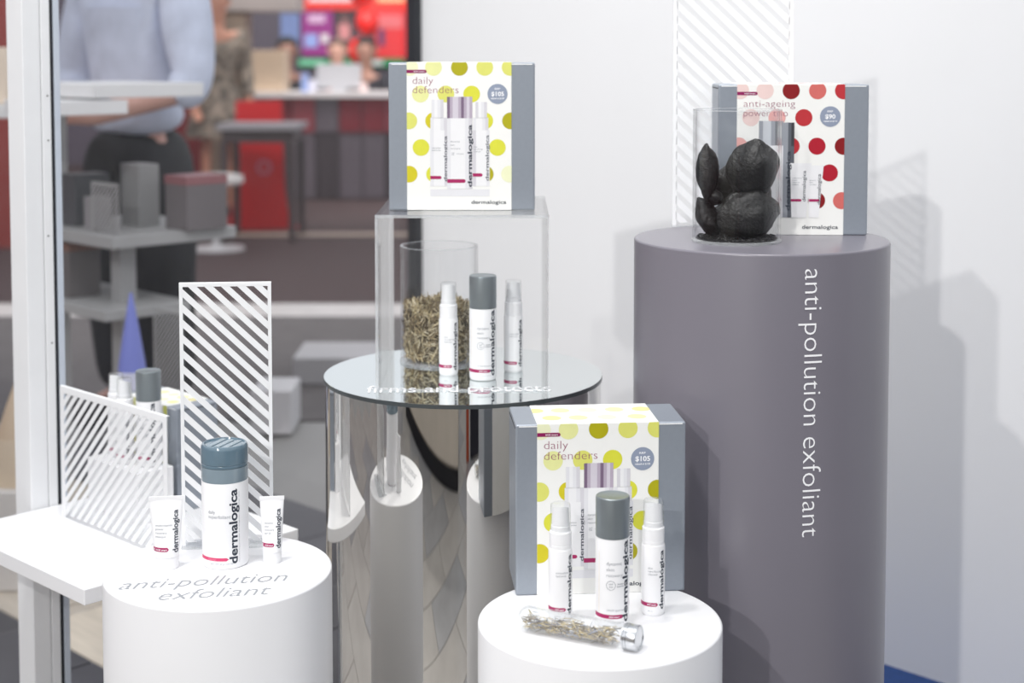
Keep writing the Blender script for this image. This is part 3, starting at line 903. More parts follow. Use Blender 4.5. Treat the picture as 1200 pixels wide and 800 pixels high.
# ------------------------------------------------------------------ clear tube of dried roots lying on the front plinth
A = Vector((0.0075, 1.652, ZR + 0.0138)); B = Vector((0.1375, 1.586, ZR + 0.0138))
ax = (B - A); LT = ax.length
g = empty('sample_tube', A, 0, 'clear tube of pale dried roots with an aluminium screw cap, lying down', 'sample tube')
g.rotation_euler = ax.to_track_quat('Z', 'Y').to_euler()
r = 0.0134
def dome(r, n=8): return [(r * math.sin(i / n * math.pi / 2) + 1e-5, r - r * math.cos(i / n * math.pi / 2)) for i in range(n + 1)]
obj('tube_wall', MB().lathe(dome(r) + [(r, LT - 0.026), (r * 0.985, LT - 0.0245), (r * 1.04, LT - 0.0235), (r * 1.04, LT - 0.021), (r * 0.93, LT - 0.019), (r * 0.93, LT - 0.004)], 48, close_top=False), M['tubeglass'], g, True)
obj('inner_wall', MB().lathe([(a * 0.9, b * 0.9 + 0.0013) for a, b in dome(r)] + [(r * 0.9, LT - 0.024)], 48, close_top=False), M['tubeglass'], g, True)
cp = [(r * 0.80, LT - 0.0165), (r * 1.06, LT - 0.0163), (r * 1.06, LT - 0.0150), (r * 1.0, LT - 0.0143), (r * 1.06, LT - 0.0136), (r * 1.06, LT - 0.0120), (r * 1.0, LT - 0.0113), (r * 1.06, LT - 0.0106), (r * 1.06, LT - 0.0012), (r * 1.01, LT), (r * 0.9, LT + 0.0002), (r * 0.86, LT - 0.0006), (r * 0.05, LT - 0.0006)]
obj('screw_cap', MB().lathe(cp, 48), M['alu'], g, True)
axn = ax.normalized(); side = Vector((-axn.y, axn.x, 0))
def in_tube():
    t = random.uniform(0.010, LT - 0.028)
    while True:
        u = random.uniform(-0.0112, 0.0112); v = random.uniform(-0.0112, 0.0022 + 0.002 * math.sin(t * 130))
        if u * u + v * v < 0.0113 ** 2: break
    p = axn * t + side * u + Vector((0, 0, v))
    d = axn * random.gauss(0, 1.2) + side * random.gauss(0, 0.6) + Vector((0, 0, random.gauss(0, 0.22)))
    return p, d
o = obj('dried_roots', sticks(620, in_tube, 0.007, 0.017, 0.0007, 4), [M['herbpale0'], M['herbpale1'], M['herbpale2'], M['herb0']])
o.location = A
tag(o, 'pale dried root shreds inside the lying clear tube', 'dried root', kind='stuff')


# ------------------------------------------------------------------ striped acrylic panels
def striped_panel(M4, w, h, pitch, bar, edge, label, thick=0.004, flip=False, topbase=True, slope=0.95, foot=(-0.012, 0.020)):
    g = empty('striped_panel', M4.to_translation(), 0, label, 'display panel')
    g.rotation_euler = M4.to_euler()
    obj('acrylic_sheet', MB().box(0, w, 0, thick, 0.0005, h), M['acrylic'], g)
    y0, y1 = -0.0009, 0.0
    # border
    for nm, q in (('border_strip', (0, edge, 0.0005, h)), ('border_strip', (w - edge, w, 0.0005, h)), ('border_strip', (edge, w - edge, h - edge, h))):
        obj(nm, MB().box(q[0], q[1], y0, y1, q[2], q[3]), M['whitepaint'], g)
    obj('top_edge', MB().box(0, w, y1, thick + .0004, h - 0.0005, h + 0.0006), M['whitepaint'], g)
    z = -w * slope + pitch * 0.3
    while z < h + w * slope:
        # bar falling to the right: z at x=0 is zz, at x=w is zz - slope*w
        a, b = (z, z - slope * w) if not flip else (z - slope * w, z)
        p = clip([(0, a), (w, b), (w, b + bar), (0, a + bar)], edge * 0.9, w - edge * 0.9, 0.006, h - edge * 0.9)
        if len(p) >= 3:
            ar = abs(sum(p[i][0] * p[(i + 1) % len(p)][1] - p[(i + 1) % len(p)][0] * p[i][1] for i in range(len(p)))) / 2
            if ar > 2e-6:
                obj('stripe', MB().prism(p, y0, y1), M['whitepaint'], g)
        z += pitch
    if topbase:
        obj('foot', MB().box(0.0, w, foot[0], foot[1], 0.0, 0.0025), M['acrylic_edge'], g)
    return g


th = math.atan2(0.017, 0.115)
striped_panel(frame(Vector((-0.4250, 1.902, ZL)), R(5)), 0.1165, 0.342, 0.0197, 0.0103, 0.0045, 'white striped clear panel standing behind the big canister')
striped_panel(frame(Vector((0.2300, 2.1480, ZG)), R(0)), 0.171, 0.42, 0.0215, 0.0118, 0.006, 'white striped clear panel standing behind the red-dotted box', foot=(-0.0012, 0.006))

# ------------------------------------------------------------------ white shelf, its post and what stands on it
N = Vector((-0.5715, 1.967, 0)); ZS = 0.44
SF = Matrix(((-0.7220, 0.692, 0, N.x), (0.692, 0.722, 0, N.y), (0, 0, 1, 0), (0, 0, 0, 1)))     # shelf frame: x along the front edge to the left, y towards the back
def sp(a, b, z=ZS): return SF @ Vector((a, b, z))
srot = math.atan2(-0.692, 0.722)       # direction of decreasing a
g = empty('wall_shelf', sp(0.19, 0.18, 0), 0, 'white shelf board held by the white post at the left edge', 'shelf')
inv = Matrix.Translation(-g.location)
obj('board', MB().box(0, 0.374, 0, 0.36, ZS - 0.022, ZS, 0, inv @ SF), M['white'], g, bevel=0.0012)
obj('bracket', MB().box(0.30, 0.374, 0.14, 0.17, ZS - 0.060, ZS - 0.0222, 0, inv @ SF), M['whitepaint'], g)
# post
po = empty('window_post', sp(0.404, 0.16, 0), 0, 'white upright post with a black gasket at the left edge', 'post')
inv = Matrix.Translation(-po.location)
PF = inv @ SF
a0, b0 = 0.3765, 0.128
obj('post_body', MB().box(a0, a0 + 0.050, b0, b0 + 0.030, 0.0, 3.0, 0, PF), M['whitepaint'], po, bevel=0.0015)
obj('cover_strip', MB().box(a0 - 0.001, a0 + 0.049, b0 + 0.031, b0 + 0.046, 0.0, 3.0, 0, PF), M['whitepaint'], po, bevel=0.001)
obj('gasket', MB().box(a0 + 0.004, a0 + 0.045, b0 + 0.0465, b0 + 0.0535, 0.0, 3.0, 0, PF), M['rubber'], po)
obj('glazing_bead', MB().box(a0 + 0.001, a0 + 0.046, b0 + 0.054, b0 + 0.064, 0.0, 3.0, 0, PF), M['profile'], po, bevel=0.001)
for z in (1.09, 0.87, 0.70, 1.02):
    mb = MB(); n = 10
    c = sp(a0 - 0.0013, b0 + (0.040 if z not in (0.87,) else 0.037), z) - po.location
    ux = SF.to_3x3() @ Vector((0, 1, 0)); nn = SF.to_3x3() @ Vector((-1, 0, 0))
    mb.add([c + nn * 0.0004 + ux * 0.0015 * math.cos(2 * math.pi * i / n) + Vector((0, 0, 0.0015 * math.sin(2 * math.pi * i / n))) for i in range(n)], [tuple(range(n))])
    obj('screw', mb, M['hole'], po)
# panel on the shelf: its x axis runs from the left end towards the near right
pm = Matrix.Translation(sp(0.313, 0.146)) @ Matrix.Rotation(srot, 4, 'Z')
striped_panel(pm, 0.292, 0.205, 0.0190, 0.0100, 0.010, 'white striped clear panel standing on the white shelf', flip=True, slope=1.0, topbase=False)
# small white riser step behind the panel with three bottles on it
g = empty('display_step', sp(0.258, 0.232), srot, 'small white step behind the striped panel on the white shelf', 'step')
obj('step_body', MB().box(-0.072, 0.072, -0.032, 0.032, 0.0, 0.080), M['white'], g, bevel=0.001)
make_spray(sp(0.300, 0.235, ZS + 0.0802), R(-20), 'white spray bottle nearest the post, behind the shelf panel', ANTI)
make_spray(sp(0.254, 0.222, ZS + 0.0802), R(-20), 'white spray bottle in the middle of three behind the shelf panel', CLEAN)
make_pump_bottle(sp(0.218, 0.242, ZS + 0.0802), R(-20), 'grey-capped lotion bottle on the step behind the shelf panel')
b = make_gift_box(sp(0.100, 0.228), srot, 'grey gift box in a yellow-dotted sleeve at the rear of the white shelf')
b.scale = (0.80, 0.80, 0.80)
b.location = sp(0.278, 0.2780)

# ------------------------------------------------------------------ the hall: walls round the stand (far side seen through the window, near side in the steel)
def px(x, Y): return (x - 600) * Y / 1760.0
def pz(y, Y): return 1.15 - (y - 67) * Y / 1760.0      # only to lay out the hall in metres at each thing's own distance
HM = {}
def hm(name, rgb, rough=0.5, var=0.05, scale=4.0):
    if name not in HM: HM[name] = mat(name, rgb, rough, var=var, scale=scale)
    return HM[name]
def wallbox(name, x0, x1, y0, y1, z0, z1, m): return tag(obj(name, MB().box(x0, x1, y0, y1, z0, z1), m), kind='structure')
wallbox('wall_far', -7.5, 1.2, 16.0, 16.1, 0, 2.6, hm('dusky_wall', (86, 78, 90)))
wallbox('wall_left', -7.6, -7.5, -6, 16.1, 0, 2.6, hm('burgundy_wall', (112, 28, 36)))
wallbox('wall_front', -7.5, 4.5, -6.1, -6.0, 0, 2.2, hm('taupe_wall', (74, 66, 62)))
wallbox('wall_right', 4.5, 4.6, -6, 2, 0, 2.2, hm('grey_wall', (84, 82, 88)))

def thing_box(name, x0, x1, y0, y1, z0, z1, m, label, cat, group=None, bevel=0.004):
    cx, cy = (x0 + x1) / 2, (y0 + y1) / 2
    o = obj(name, MB().box(x0 - cx, x1 - cx, y0 - cy, y1 - cy, 0, z1 - z0), m, bevel=bevel)
    o.location = (cx, cy, z0)
    return tag(o, label, cat, group)

# poster wall far behind
Y = 15.96
def poster(name, x0, x1, y0, y1, m, label, inner=(), Y=Y):
    X0, X1, Z0, Z1 = px(x0, Y), px(x1, Y), pz(y1, Y), pz(y0, Y)
    cx, cz = (X0 + X1) / 2, Z0
    g = empty(name, (cx, Y, cz), 0, label, 'poster')
    obj('poster_board', MB().box(X0 - cx, X1 - cx, -0.02, 0.02, 0, Z1 - Z0), m, g)
    for (a0, a1, b0, b1, mm) in inner:
        obj('printed_patch', MB().box(X0 - cx + a0 * (X1 - X0), X0 - cx + a1 * (X1 - X0), -0.024, -0.0201, b0 * (Z1 - Z0), b1 * (Z1 - Z0)), mm, g)
    return g
pw = hm('poster_white', (240, 236, 236)); 
poster('fascia_sign', 347, 484, -22, 12, hm('sign_red', (255, 52, 40), 0.4), 'long red sign above the posters in the far hall', [(.12, .48, .28, .44, pw), (.70, .93, .28, .46, hm('sign_peach', (255, 214, 160)))])
poster('purple_poster', 355, 391, 14, 66, hm('poster_purple', (158, 36, 138)), 'purple poster with pale shapes in the far hall', [(.2, .75, .75, .93, hm('poster_pink', (232, 190, 224))), (.08, .5, .2, .5, hm('poster_blue', (160, 180, 240))), (.62, .85, .3, .5, pw)])
poster('portrait_poster', 393, 416, 14, 50, hm('poster_dark', (60, 44, 52)), 'dark poster with a pink figure in the far hall', [(.2, .8, .1, .6, hm('poster_rose', (228, 150, 150))), (.3, .75, .6, .9, hm('poster_brown', (120, 80, 80)))])
poster('red_poster', 440, 476, 12, 68, hm('poster_red', (246, 48, 54)), 'bright red poster behind the dark-haired seated person', [(.1, .9, .62, .9, hm('poster_coral', (250, 120, 124))), (.12, .32, .25, .6, hm('poster_navy', (90, 60, 110)))])
poster('blue_poster', 330, 352, 16, 60, hm('poster_paleblue', (120, 140, 190)), 'pale blue poster left of the purple one', [(.1, .9, .1, .3, hm('poster_dark', (60, 44, 52)))])
poster('green_sign', 350, 474, 68.5, 78, hm('sign_green', (24, 150, 92)), 'long green strip below the far posters', [(.02, .25, .2, .8, hm('sign_mint', (140, 220, 180))), (.55, .8, .2, .8, pw)])
# balloons
for i, (bx, by, br) in enumerate(((424, -8, .115), (431, 26, .115), (422, 60, .115))):
    Yb = 14.6
    mb = MB(); mb.lathe([(0.004, -br * 1.28), (0.012, -br * 1.2)] + [(br * math.sin(t), -br * 1.18 * math.cos(t)) for t in [0.12 + k * (math.pi - .13) / 10 for k in range(11)]], 20)
    o = obj('balloon', mb, hm('balloon_red', (255, 40, 34), 0.3), None, True); o.location = (px(bx, Yb), Yb, pz(by, Yb))
    tag(o, ('topmost red balloon of the row by the posters', 'middle red balloon of the row by the posters', 'lowest red balloon of the row by the posters')[i], 'balloon', 'red balloons by the posters')

# long counter with people seated behind it
Y = 12.0
g = empty('bar_counter', (px(350, Y), Y, 0), 0, 'long counter with a white top and maroon panels in the far hall', 'counter')
x0, x1 = px(228, Y) - g.location.x, px(484, Y) - g.location.x
obj('counter_top', MB().box(x0, x1, -0.02, 0.6, 0.83, 0.87), hm('counter_white', (232, 228, 228), 0.3), g)
cols = [hm('panel_maroon', (118, 30, 44)), hm('panel_grey', (96, 88, 96)), hm('panel_rose', (140, 62, 72)), hm('panel_dark', (62, 54, 60))]
nP = 9
for i in range(nP):
    a = x0 + 0.03 + (x1 - x0 - 0.06) * i / nP; b = x0 + 0.03 + (x1 - x0 - 0.06) * (i + 1) / nP - 0.012
    obj('front_panel', MB().box(a, b, 0.02, 0.05, 0.55, 0.829), cols[(0, 2, 3, 0, 2, 1, 0, 0, 2)[i]], g)
    obj('lower_panel', MB().box(a, b, 0.03, 0.05, 0.02, 0.545), cols[(3, 1, 3, 3, 1, 3, 1, 1, 3)[i]], g)
obj('counter_back', MB().box(x0 + .03, x1 - .03, 0.051, 0.1, 0.0, 0.829), cols[3], g)
thing_box('beige_carton', px(285, Y), px(331, Y), 12.1, 12.4, 0.871, 0.871 + .335, hm('carton_beige', (196, 174, 150)), 'large beige carton on the far counter', 'carton')
g = empty('computer_screen', (px(394, Y), 12.2, 0.871), 0, 'white back of a screen on the far counter between two people', 'screen')
obj('screen_panel', MB().box(-.18, .18, 0, .03, 0.03, .225), hm('screen_white', (190, 190, 194), 0.3), g); obj('stand', MB().box(-.06, .06, -.02, .09, 0, .0299), hm('screen_white', (190, 190, 194)), g)
for i, (a, b, hh, c, lb) in enumerate(((350, 358, .15, (150, 170, 220), 'tall pale blue packet at the left of the screen'), (359, 367, .10, (220, 220, 235), 'short pale packet at the left of the screen'), (420, 428, .07, (236, 210, 206), 'small pink packet at the right of the screen'))):
    thing_box('packet', px(a, Y), px(b, Y), 12.15, 12.2, 0.871, 0.871 + hh, hm('packet_%d' % i, c), lb, 'packet', 'packets on the far counter', 0.002)

# booth parts in the middle distance
thing_box('booth_wall', px(194, 11.6), px(236, 11.6), 11.6, 11.66, 0, 1.9, hm('booth_red', (124, 14, 26)), 'dark red booth wall beside the man in the pale shirt', 'wall')
thing_box('booth_column', px(236, 11), px(288, 11), 11.0, 11.3, 0, 1.48, hm('column_beige', (158, 138, 120)), 'beige column behind the woman in the patterned dress', 'column')
thing_box('booth_fascia', px(150, 11), px(350, 11), 10.95, 11.35, 1.485, 1.95, hm('fascia_grey', (190, 178, 172)), 'pale fascia beam at the top of the booth', 'beam')
thing_box('booth_wall', px(-70, 9), px(13, 9), 9, 9.06, 0, 1.9, hm('board_red', (150, 66, 62)), 'dusty red wall left of the white post', 'wall')

# red flared advertising stand
Y = 10.0
g = empty('red_stand', (px(303, Y), Y, 0), R(12), 'red flared floor stand with a round emblem in the far hall', 'stand')
prof = [(0, .30), (.02, .24), (.10, .19), (.28, .165), (.6, .155), (.86, .15)]
mb = MB()
for z, w in prof: mb.v += [(-w, -.05, z), (w, -.05, z), (w, .05, z), (-w, .05, z)]
for i in range(len(prof) - 1):
    for k in range(4):
        a = i * 4 + k; b = i * 4 + (k + 1) % 4; mb.f.append((a, b, b + 4, a + 4)); mb.mi.append(0)
mb.f += [(3, 2, 1, 0), tuple(range(len(prof) * 4 - 4, len(prof) * 4))]; mb.mi += [0, 0]
obj('stand_body', mb, hm('stand_red', (206, 8, 18), 0.35), g)
mb = MB(); n = 20
mb.add([(q * math.cos(2 * math.pi * i / n) + .03, -.0515, .42 + q * math.sin(2 * math.pi * i / n)) for q in (.05, .032) for i in range(n)], [(i, (i + 1) % n, n + (i + 1) % n, n + i) for i in range(n)])
obj('emblem', mb, hm('emblem_rose', (206, 120, 140)), g)

# grey table, stools
Y = 9.5
g = empty('cafe_table', (px(308, Y) , Y - .0, 0), 0, 'grey high table in front of the far counter', 'table')
obj('table_top', MB().box(-.25, .25, -.25, .25, .70, .735), hm('table_grey', (150, 146, 150)), g); obj('apron', MB().box(-.22, .22, -.22, .22, .62, .699), hm('table_dark', (66, 54, 56)), g)
for sx in (-1, 1):
    for sy in (-1, 1): obj('leg', MB().box(sx * .21 - .02, sx * .21 + .02, sy * .21 - .02, sy * .21 + .02, 0.006, .62), hm('table_dark', (66, 54, 56)), g)
def stool(x, Y, seat, label, c):
    g = empty('bar_stool', (x, Y, 0.006), 0, label, 'stool', 'stools in the hall')
    obj('base', MB().lathe([(.17, 0), (.17, .012), (.03, .03)], 24), hm('stool_metal', (190, 188, 190), 0.3), g, True)
    obj('pole', MB().lathe([(.022, .03), (.022, seat - .03)], 16), hm('stool_metal', (190, 188, 190)), g, True)
    obj('seat', MB().lathe([(.15, seat - .03), (.17, seat - .015), (.165, seat + .02), (.12, seat + .03)], 24), hm('seat_%s' % c[0], c), g, True)
stool(px(255, 9.0), 8.9, .42, 'stool with a pale round foot beside the red stand', (206, 200, 198))
thing_box('low_bench', px(340, 5.2), px(440, 5.2), 5.2, 5.5, .006, .10, hm('bench_grey', (178, 176, 178)), 'low pale platform on the floor behind the window', 'platform')
thing_box('low_bench', px(290, 4.5), px(338, 4.5), 4.5, 4.7, .006, .14, hm('bench_white', (206, 204, 206)), 'small pale block on the floor beside the striped panel', 'block')

# ------------------------------------------------------------------ shelf unit behind the glass
U = Vector((-0.97, 3.62, 0))
UF = Matrix(((-0.7071, 0.7071, 0, U.x), (0.7071, 0.7071, 0, U.y), (0, 0, 1, 0), (0, 0, 0, 1)))
def up(a, b, z): return UF @ Vector((a, b, z))
g = empty('shelf_unit', up(0.15, 0.15, 0), 0, 'grey-white shelf unit behind the window in front of the man', 'shelf unit')
inv = Matrix.Translation(-g.location)
um = hm('unit_dimmed', (168, 168, 168), 0.4); um2 = hm('unit_bright', (236, 236, 236), 0.4)  # grey boards paint the dimness of a reflection in the glass
for a0, a1, b0, b1, z, t, m in ((0, .45, 0, .36, .714, .030, um), (0, .45, -.02, .22, .535, .026, um), (.05, .45, -.01, .30, 1.085, .035, um2), (.05, .30, -.12, .08, 1.045, .035, um2)):
    obj('board', MB().box(a0, a1, b0, b1, z - t, z, 0, inv @ UF), m, g, bevel=.002)
obj('upright', MB().box(.10, .145, .08, .125, .005, .684, 0, inv @ UF), um, g); obj('upright', MB().box(.43, .47, .08, .12, .005, 1.085, 0, inv @ UF), um, g)
urot = math.atan2(-0.7071, 0.7071)
def ubox(name, a, b, z, w, d, h, c, label, cat='box', lid=None):
    g = empty(name, up(a, b, z), urot, label, cat)
    obj('carton', MB().box(-w / 2, w / 2, -d / 2, d / 2, 0, h), hm('ubox_%d_%d_%d' % c, c, 0.4), g, bevel=.002)
    if lid: obj('lid', MB().box(-w / 2 - .001, w / 2 + .001, -d / 2 - .001, d / 2 + .001, h - .02, h + .002), hm('ubox_%d_%d_%d' % lid, lid, 0.4), g)
    return g
ubox('display_box', .30, .10, .714, .07, .10, .135, (78, 80, 84), 'dark grey box at the left on the shelf behind the glass')
ubox('display_box', .20, .20, .714, .09, .06, .16, (150, 150, 150), 'pale grey box at the back of the shelf behind the glass')
ubox('display_box', .17, .06, .714, .05, .05, .085, (146, 144, 146), 'small grey box at the front of the shelf behind the glass')
ubox('display_box', .03, .26, .714, .10, .12, .135, (112, 106, 108), 'grey box with a rosy lid at the right behind the glass', 'box', (146, 96, 100))
sp2 = striped_panel(Matrix.Translation(up(.155, .035, .714)) @ Matrix.Rotation(urot, 4, 'Z'), .13, .125, .016, .008, .006, 'grey striped panel on the shelf behind the glass', flip=True, slope=1.0, topbase=False)
ubox('display_box', .28, .06, .535, .08, .09, .14, (104, 100, 100), 'grey box on the lower shelf behind the glass', 'box', (126, 92, 80))
sp3 = striped_panel(Matrix.Translation(up(-.02, .10, .30)) @ Matrix.Rotation(urot, 4, 'Z'), .13, .235, .014, .007, .006, 'grey striped panel low down behind the glass', flip=True, slope=1.0, topbase=False)
ubox('display_block', -.085, .10, 0.005, .16, .16, .29, (70, 68, 70), 'dark block on the floor under the low striped panel behind the glass', 'block')
for s_ in (sp2, sp3):
    for ch in s_.children:
        if ch.name.startswith(('border', 'stripe', 'top_edge')): ch.data.materials[0] = um
# blue-white cone in place of a light's reflection, cream cone at the far left
def cone(name, x, Y, z0, r, h, c, c2, label):
    g = empty(name, (x, Y, z0), 0, label, 'cone')
    obj('cone_body', MB().lathe([(r, 0), (r, h * .12), (r * .93, h * .3), (r * .72, h * .52), (r * .40, h * .77), (.003, h)], 32), hm('cone_%d' % c[0], c, 0.4), g, True)
    obj('cone_foot', MB().lathe([(r * 1.02, 0), (r * 1.02, h * .12), (r * .95, h * .3), (r * .80, h * .46), (r * .77, h * .461)], 32), hm('cone_%d' % c2[0], c2, 0.4), g, True)
cone('pointed_cone', px(150, 3.33), 3.33, .30, .040, .325, (130, 140, 216), (216, 218, 238), 'pointed blue and white reflection of a light, shaped as a cone behind the shelf bottles')
cone('pointed_cone', px(12, 3.25), 3.25, .22, .055, .22, (206, 184, 158), (214, 196, 172), 'cream cone at the left edge behind the post')
thing_box('cone_stand', px(12, 3.25) - .07, px(12, 3.25) + .07, 3.17, 3.33, 0.001, .2195, hm('stand_white', (216, 212, 208)), 'white block under the cream cone', 'block')
thing_box('cone_stand', px(150, 3.33) - .055, px(150, 3.33) + .055, 3.275, 3.385, 0.001, .2995, hm('stand_grey', (110, 108, 110)), 'grey block under the blue cone', 'block')
thing_box('side_shelf', px(-40, 4.0), px(13, 4.0), 4.0, 4.2, pz(137, 4.1), pz(121, 4.1), um2, 'white shelf board left of the post behind the glass', 'shelf')
thing_box('cream_carton', px(-40, 4.05), px(12, 4.05), 4.03, 4.18, pz(121, 4.1) + .0005, pz(56, 4.2), hm('carton_cream', (244, 226, 206)), 'cream carton on the white shelf left of the post', 'carton')

# ------------------------------------------------------------------ people
SK = dict(pelvis=(0, 0, .95, .125), spine=(0, -.01, 1.12, .12), chest=(0, 0, 1.30, .145), neck=(0, .01, 1.47, .055), jaw=(0, -.02, 1.55, .066), head=(0, -.005, 1.635, .088), crown=(0, .01, 1.70, .062))
for s, n in ((1, 'l'), (-1, 'r')):
    SK.update({'sh' + n: (s * .175, .005, 1.405, .062), 'el' + n: (s * .225, .02, 1.13, .045), 'wr' + n: (s * .215, -.09, .90, .031), 'pa' + n: (s * .21, -.12, .83, .032),
               'hi' + n: (s * .09, 0, .88, .092), 'kn' + n: (s * .10, -.01, .50, .062), 'an' + n: (s * .10, .02, .09, .04), 'to' + n: (s * .12, -.14, .035, .036)})
BODY = [('pelvis', 'spine'), ('spine', 'chest'), ('chest', 'neck'), ('neck', 'jaw'), ('jaw', 'head'), ('head', 'crown')]
for n in 'lr':
    BODY += [('chest', 'sh' + n), ('sh' + n, 'el' + n), ('el' + n, 'wr' + n), ('wr' + n, 'pa' + n), ('pelvis', 'hi' + n), ('hi' + n, 'kn' + n), ('kn' + n, 'an' + n), ('an' + n, 'to' + n)]
def skin(name, J, edges, m, parent, grow=0.0, root='pelvis', sub=2, extra=None):
    names = []
    for e in edges:
        for q in e:
            if q not in names: names.append(q)
    me = bpy.data.meshes.new(name)
    me.from_pydata([J[q][:3] for q in names], [(names.index(a), names.index(b)) for a, b in edges], [])
    me.materials.append(m)
    o = bpy.data.objects.new(name, me); C.objects.link(o); o.parent = parent
    md = o.modifiers.new('skin', 'SKIN'); md.use_smooth_shade = True; md.branch_smoothing = 0.6
    sv = me.skin_vertices[0].data
    for i, q in enumerate(names):
        sv[i].radius = (J[q][3] + grow, (J[q][3] + grow) * (0.78 if q in ('pelvis', 'spine', 'chest') else 1.0))
        sv[i].use_root = (q == root)
    sm = o.modifiers.new('smooth', 'SUBSURF'); sm.levels = sub; sm.render_levels = sub
    return o
def person(loc, rz, label, skinc, shirt, trousers, hair, over={}, long_hair=False, skirt=None, bare_forearm=False):
    g = empty('person', loc, rz, label, 'person')
    J = dict(SK); J.update(over)
    sk = hm('skin_%d_%d' % skinc[:2], skinc, 0.5); E = list(BODY)
    for n, s in (('l', 1), ('r', -1)):      # five fingers per hand, the thumb off the side of the palm
        p = Vector(J['pa' + n][:3]); d = (p - Vector(J['wr' + n][:3])).normalized()
        sd = d.cross(Vector((0, 1, 0.3))).normalized()
        up_ = sd.cross(d).normalized()
        for k, (o_, L) in enumerate(((-.024, .070), (-.008, .082), (.008, .078), (.024, .060))):
            a = p + sd * o_ + d * .03; b = a + d * L * .5 - up_ * .006; c = b + d * L * .4 - up_ * .018
            for q, v, r_ in (('a', a, .0095), ('b', b, .0088), ('c', c, .0075)): J['f%s%d%s' % (n, k, q)] = (*v, r_)
            E += [('pa' + n, 'f%s%da' % (n, k)), ('f%s%da' % (n, k), 'f%s%db' % (n, k)), ('f%s%db' % (n, k), 'f%s%dc' % (n, k))]
        a = p - sd * .034 - d * .004; b = a + d * .03 - sd * .014
        J['t%sa' % n] = (*a, .011); J['t%sb' % n] = (*b, .009)
        E += [('pa' + n, 't%sa' % n), ('t%sa' % n, 't%sb' % n)]
    JB = dict(J)
    for q in ('pelvis', 'spine', 'chest', 'shl', 'shr', 'hil', 'hir', 'knl', 'knr', 'anl', 'anr', 'ell', 'elr'):
        JB[q] = (*J[q][:3], J[q][3] * (0.42 if q in ('pelvis', 'spine', 'hil', 'hir') else 0.66))
    skin('body', JB, E, sk, g)
    T = [('hem', 'spine'), ('spine', 'chest')]
    for n in 'lr':
        T += [('chest', 'sh' + n), ('sh' + n, 'el' + n)]
        if not bare_forearm: T += [('el' + n, 'wr' + n)]
        else:
            a, b = Vector(J['el' + n][:3]), Vector(J['wr' + n][:3]); c = a.lerp(b, .25); J['cu' + n] = (*c, J['el' + n][3] * .98); T += [('el' + n, 'cu' + n)]
    c = J['pelvis']; J['hem'] = (c[0], c[1], c[2] - .06, c[3] * 1.05)
    skin('shirt', J, T, hm('cloth_%d_%d_%d' % shirt, shirt, 0.75, 0.12, 12), g, .016, 'spine')
    if skirt is None:
        L = []
        J['waist'] = (J['pelvis'][0], J['pelvis'][1], J['pelvis'][2] + .065, J['pelvis'][3] * 1.06); L += [('pelvis', 'waist')]
        for n in 'lr': L += [('pelvis', 'hi' + n), ('hi' + n, 'kn' + n), ('kn' + n, 'an' + n)]
        skin('trousers', J, L, hm('cloth_%d_%d_%d' % trousers, trousers, 0.8, 0.12, 12), g, .024)
    else:
        obj('skirt', MB().lathe([(.25, .62), (.24, .66), (.19, .86), (.16, 1.0)], 32), skirt, g, True)
    for n in 'lr':
        a, b = J['an' + n], J['to' + n]
        mb = MB(); mb.box(-.048, .048, -.16, .06, -.055, .035, 0, Matrix.Translation((a[0], a[1] - .02, a[2] - .035)))
        obj('shoe', mb, hm('shoe_leather', (44, 40, 42)), g, bevel=.02)
    h = J['head']; jw = J['jaw']
    hv = Vector(h[:3])
    bm = bmesh.new(); bmesh.ops.create_uvsphere(bm, u_segments=24, v_segments=16, radius=1)
    for v in list(bm.verts):
        if v.co.z < -.15 and v.co.y < .35 or (v.co.y < -.55 and v.co.z < .45): bm.verts.remove(v)
    for v in bm.verts: v.co = Vector((v.co.x * .095, v.co.y * .108 + .012, v.co.z * (.105 if v.co.z > 0 or not long_hair else .26) + .012)) + hv
    me = bpy.data.meshes.new('hair'); bm.to_mesh(me); bm.free(); me.materials.append(hm('hair_%d' % hair[0], hair, 0.6))
    me.polygons.foreach_set('use_smooth', [True] * len(me.polygons))
    o = bpy.data.objects.new('hair', me); C.objects.link(o); o.parent = g
    mb = MB(); mb.add([hv + Vector(p) for p in ((-.012, -.082, -.03), (.012, -.082, -.03), (0, -.108, -.032), (0, -.084, .012))], [(0, 1, 2), (0, 2, 3), (2, 1, 3)]); obj('nose', mb, sk, g)
    for s in (-1, 1):
        mb = MB(); mb.lathe([(.001, -.008), (.009, -.005), (.011, 0), (.009, .005), (.001, .008)], 12)
        e = obj('eye', mb, hm('eye_dark', (40, 34, 32), 0.3), g, True); e.location = hv + Vector((s * .032, -.080, .005))
        mb = MB(); mb.lathe([(.003, -.03), (.014, -.02), (.018, .005), (.012, .025), (.002, .03)], 10)
        e = obj('ear', mb, sk, g, True); e.location = hv + Vector((s * .09, .005, -.01))
    mb = MB(); mb.box(-.024, .024, -.084, -.070, -.058, -.049, 0, Matrix.Translation(hv)); obj('mouth', mb, hm('lip', (150, 84, 80)), g, bevel=.003)
    return g

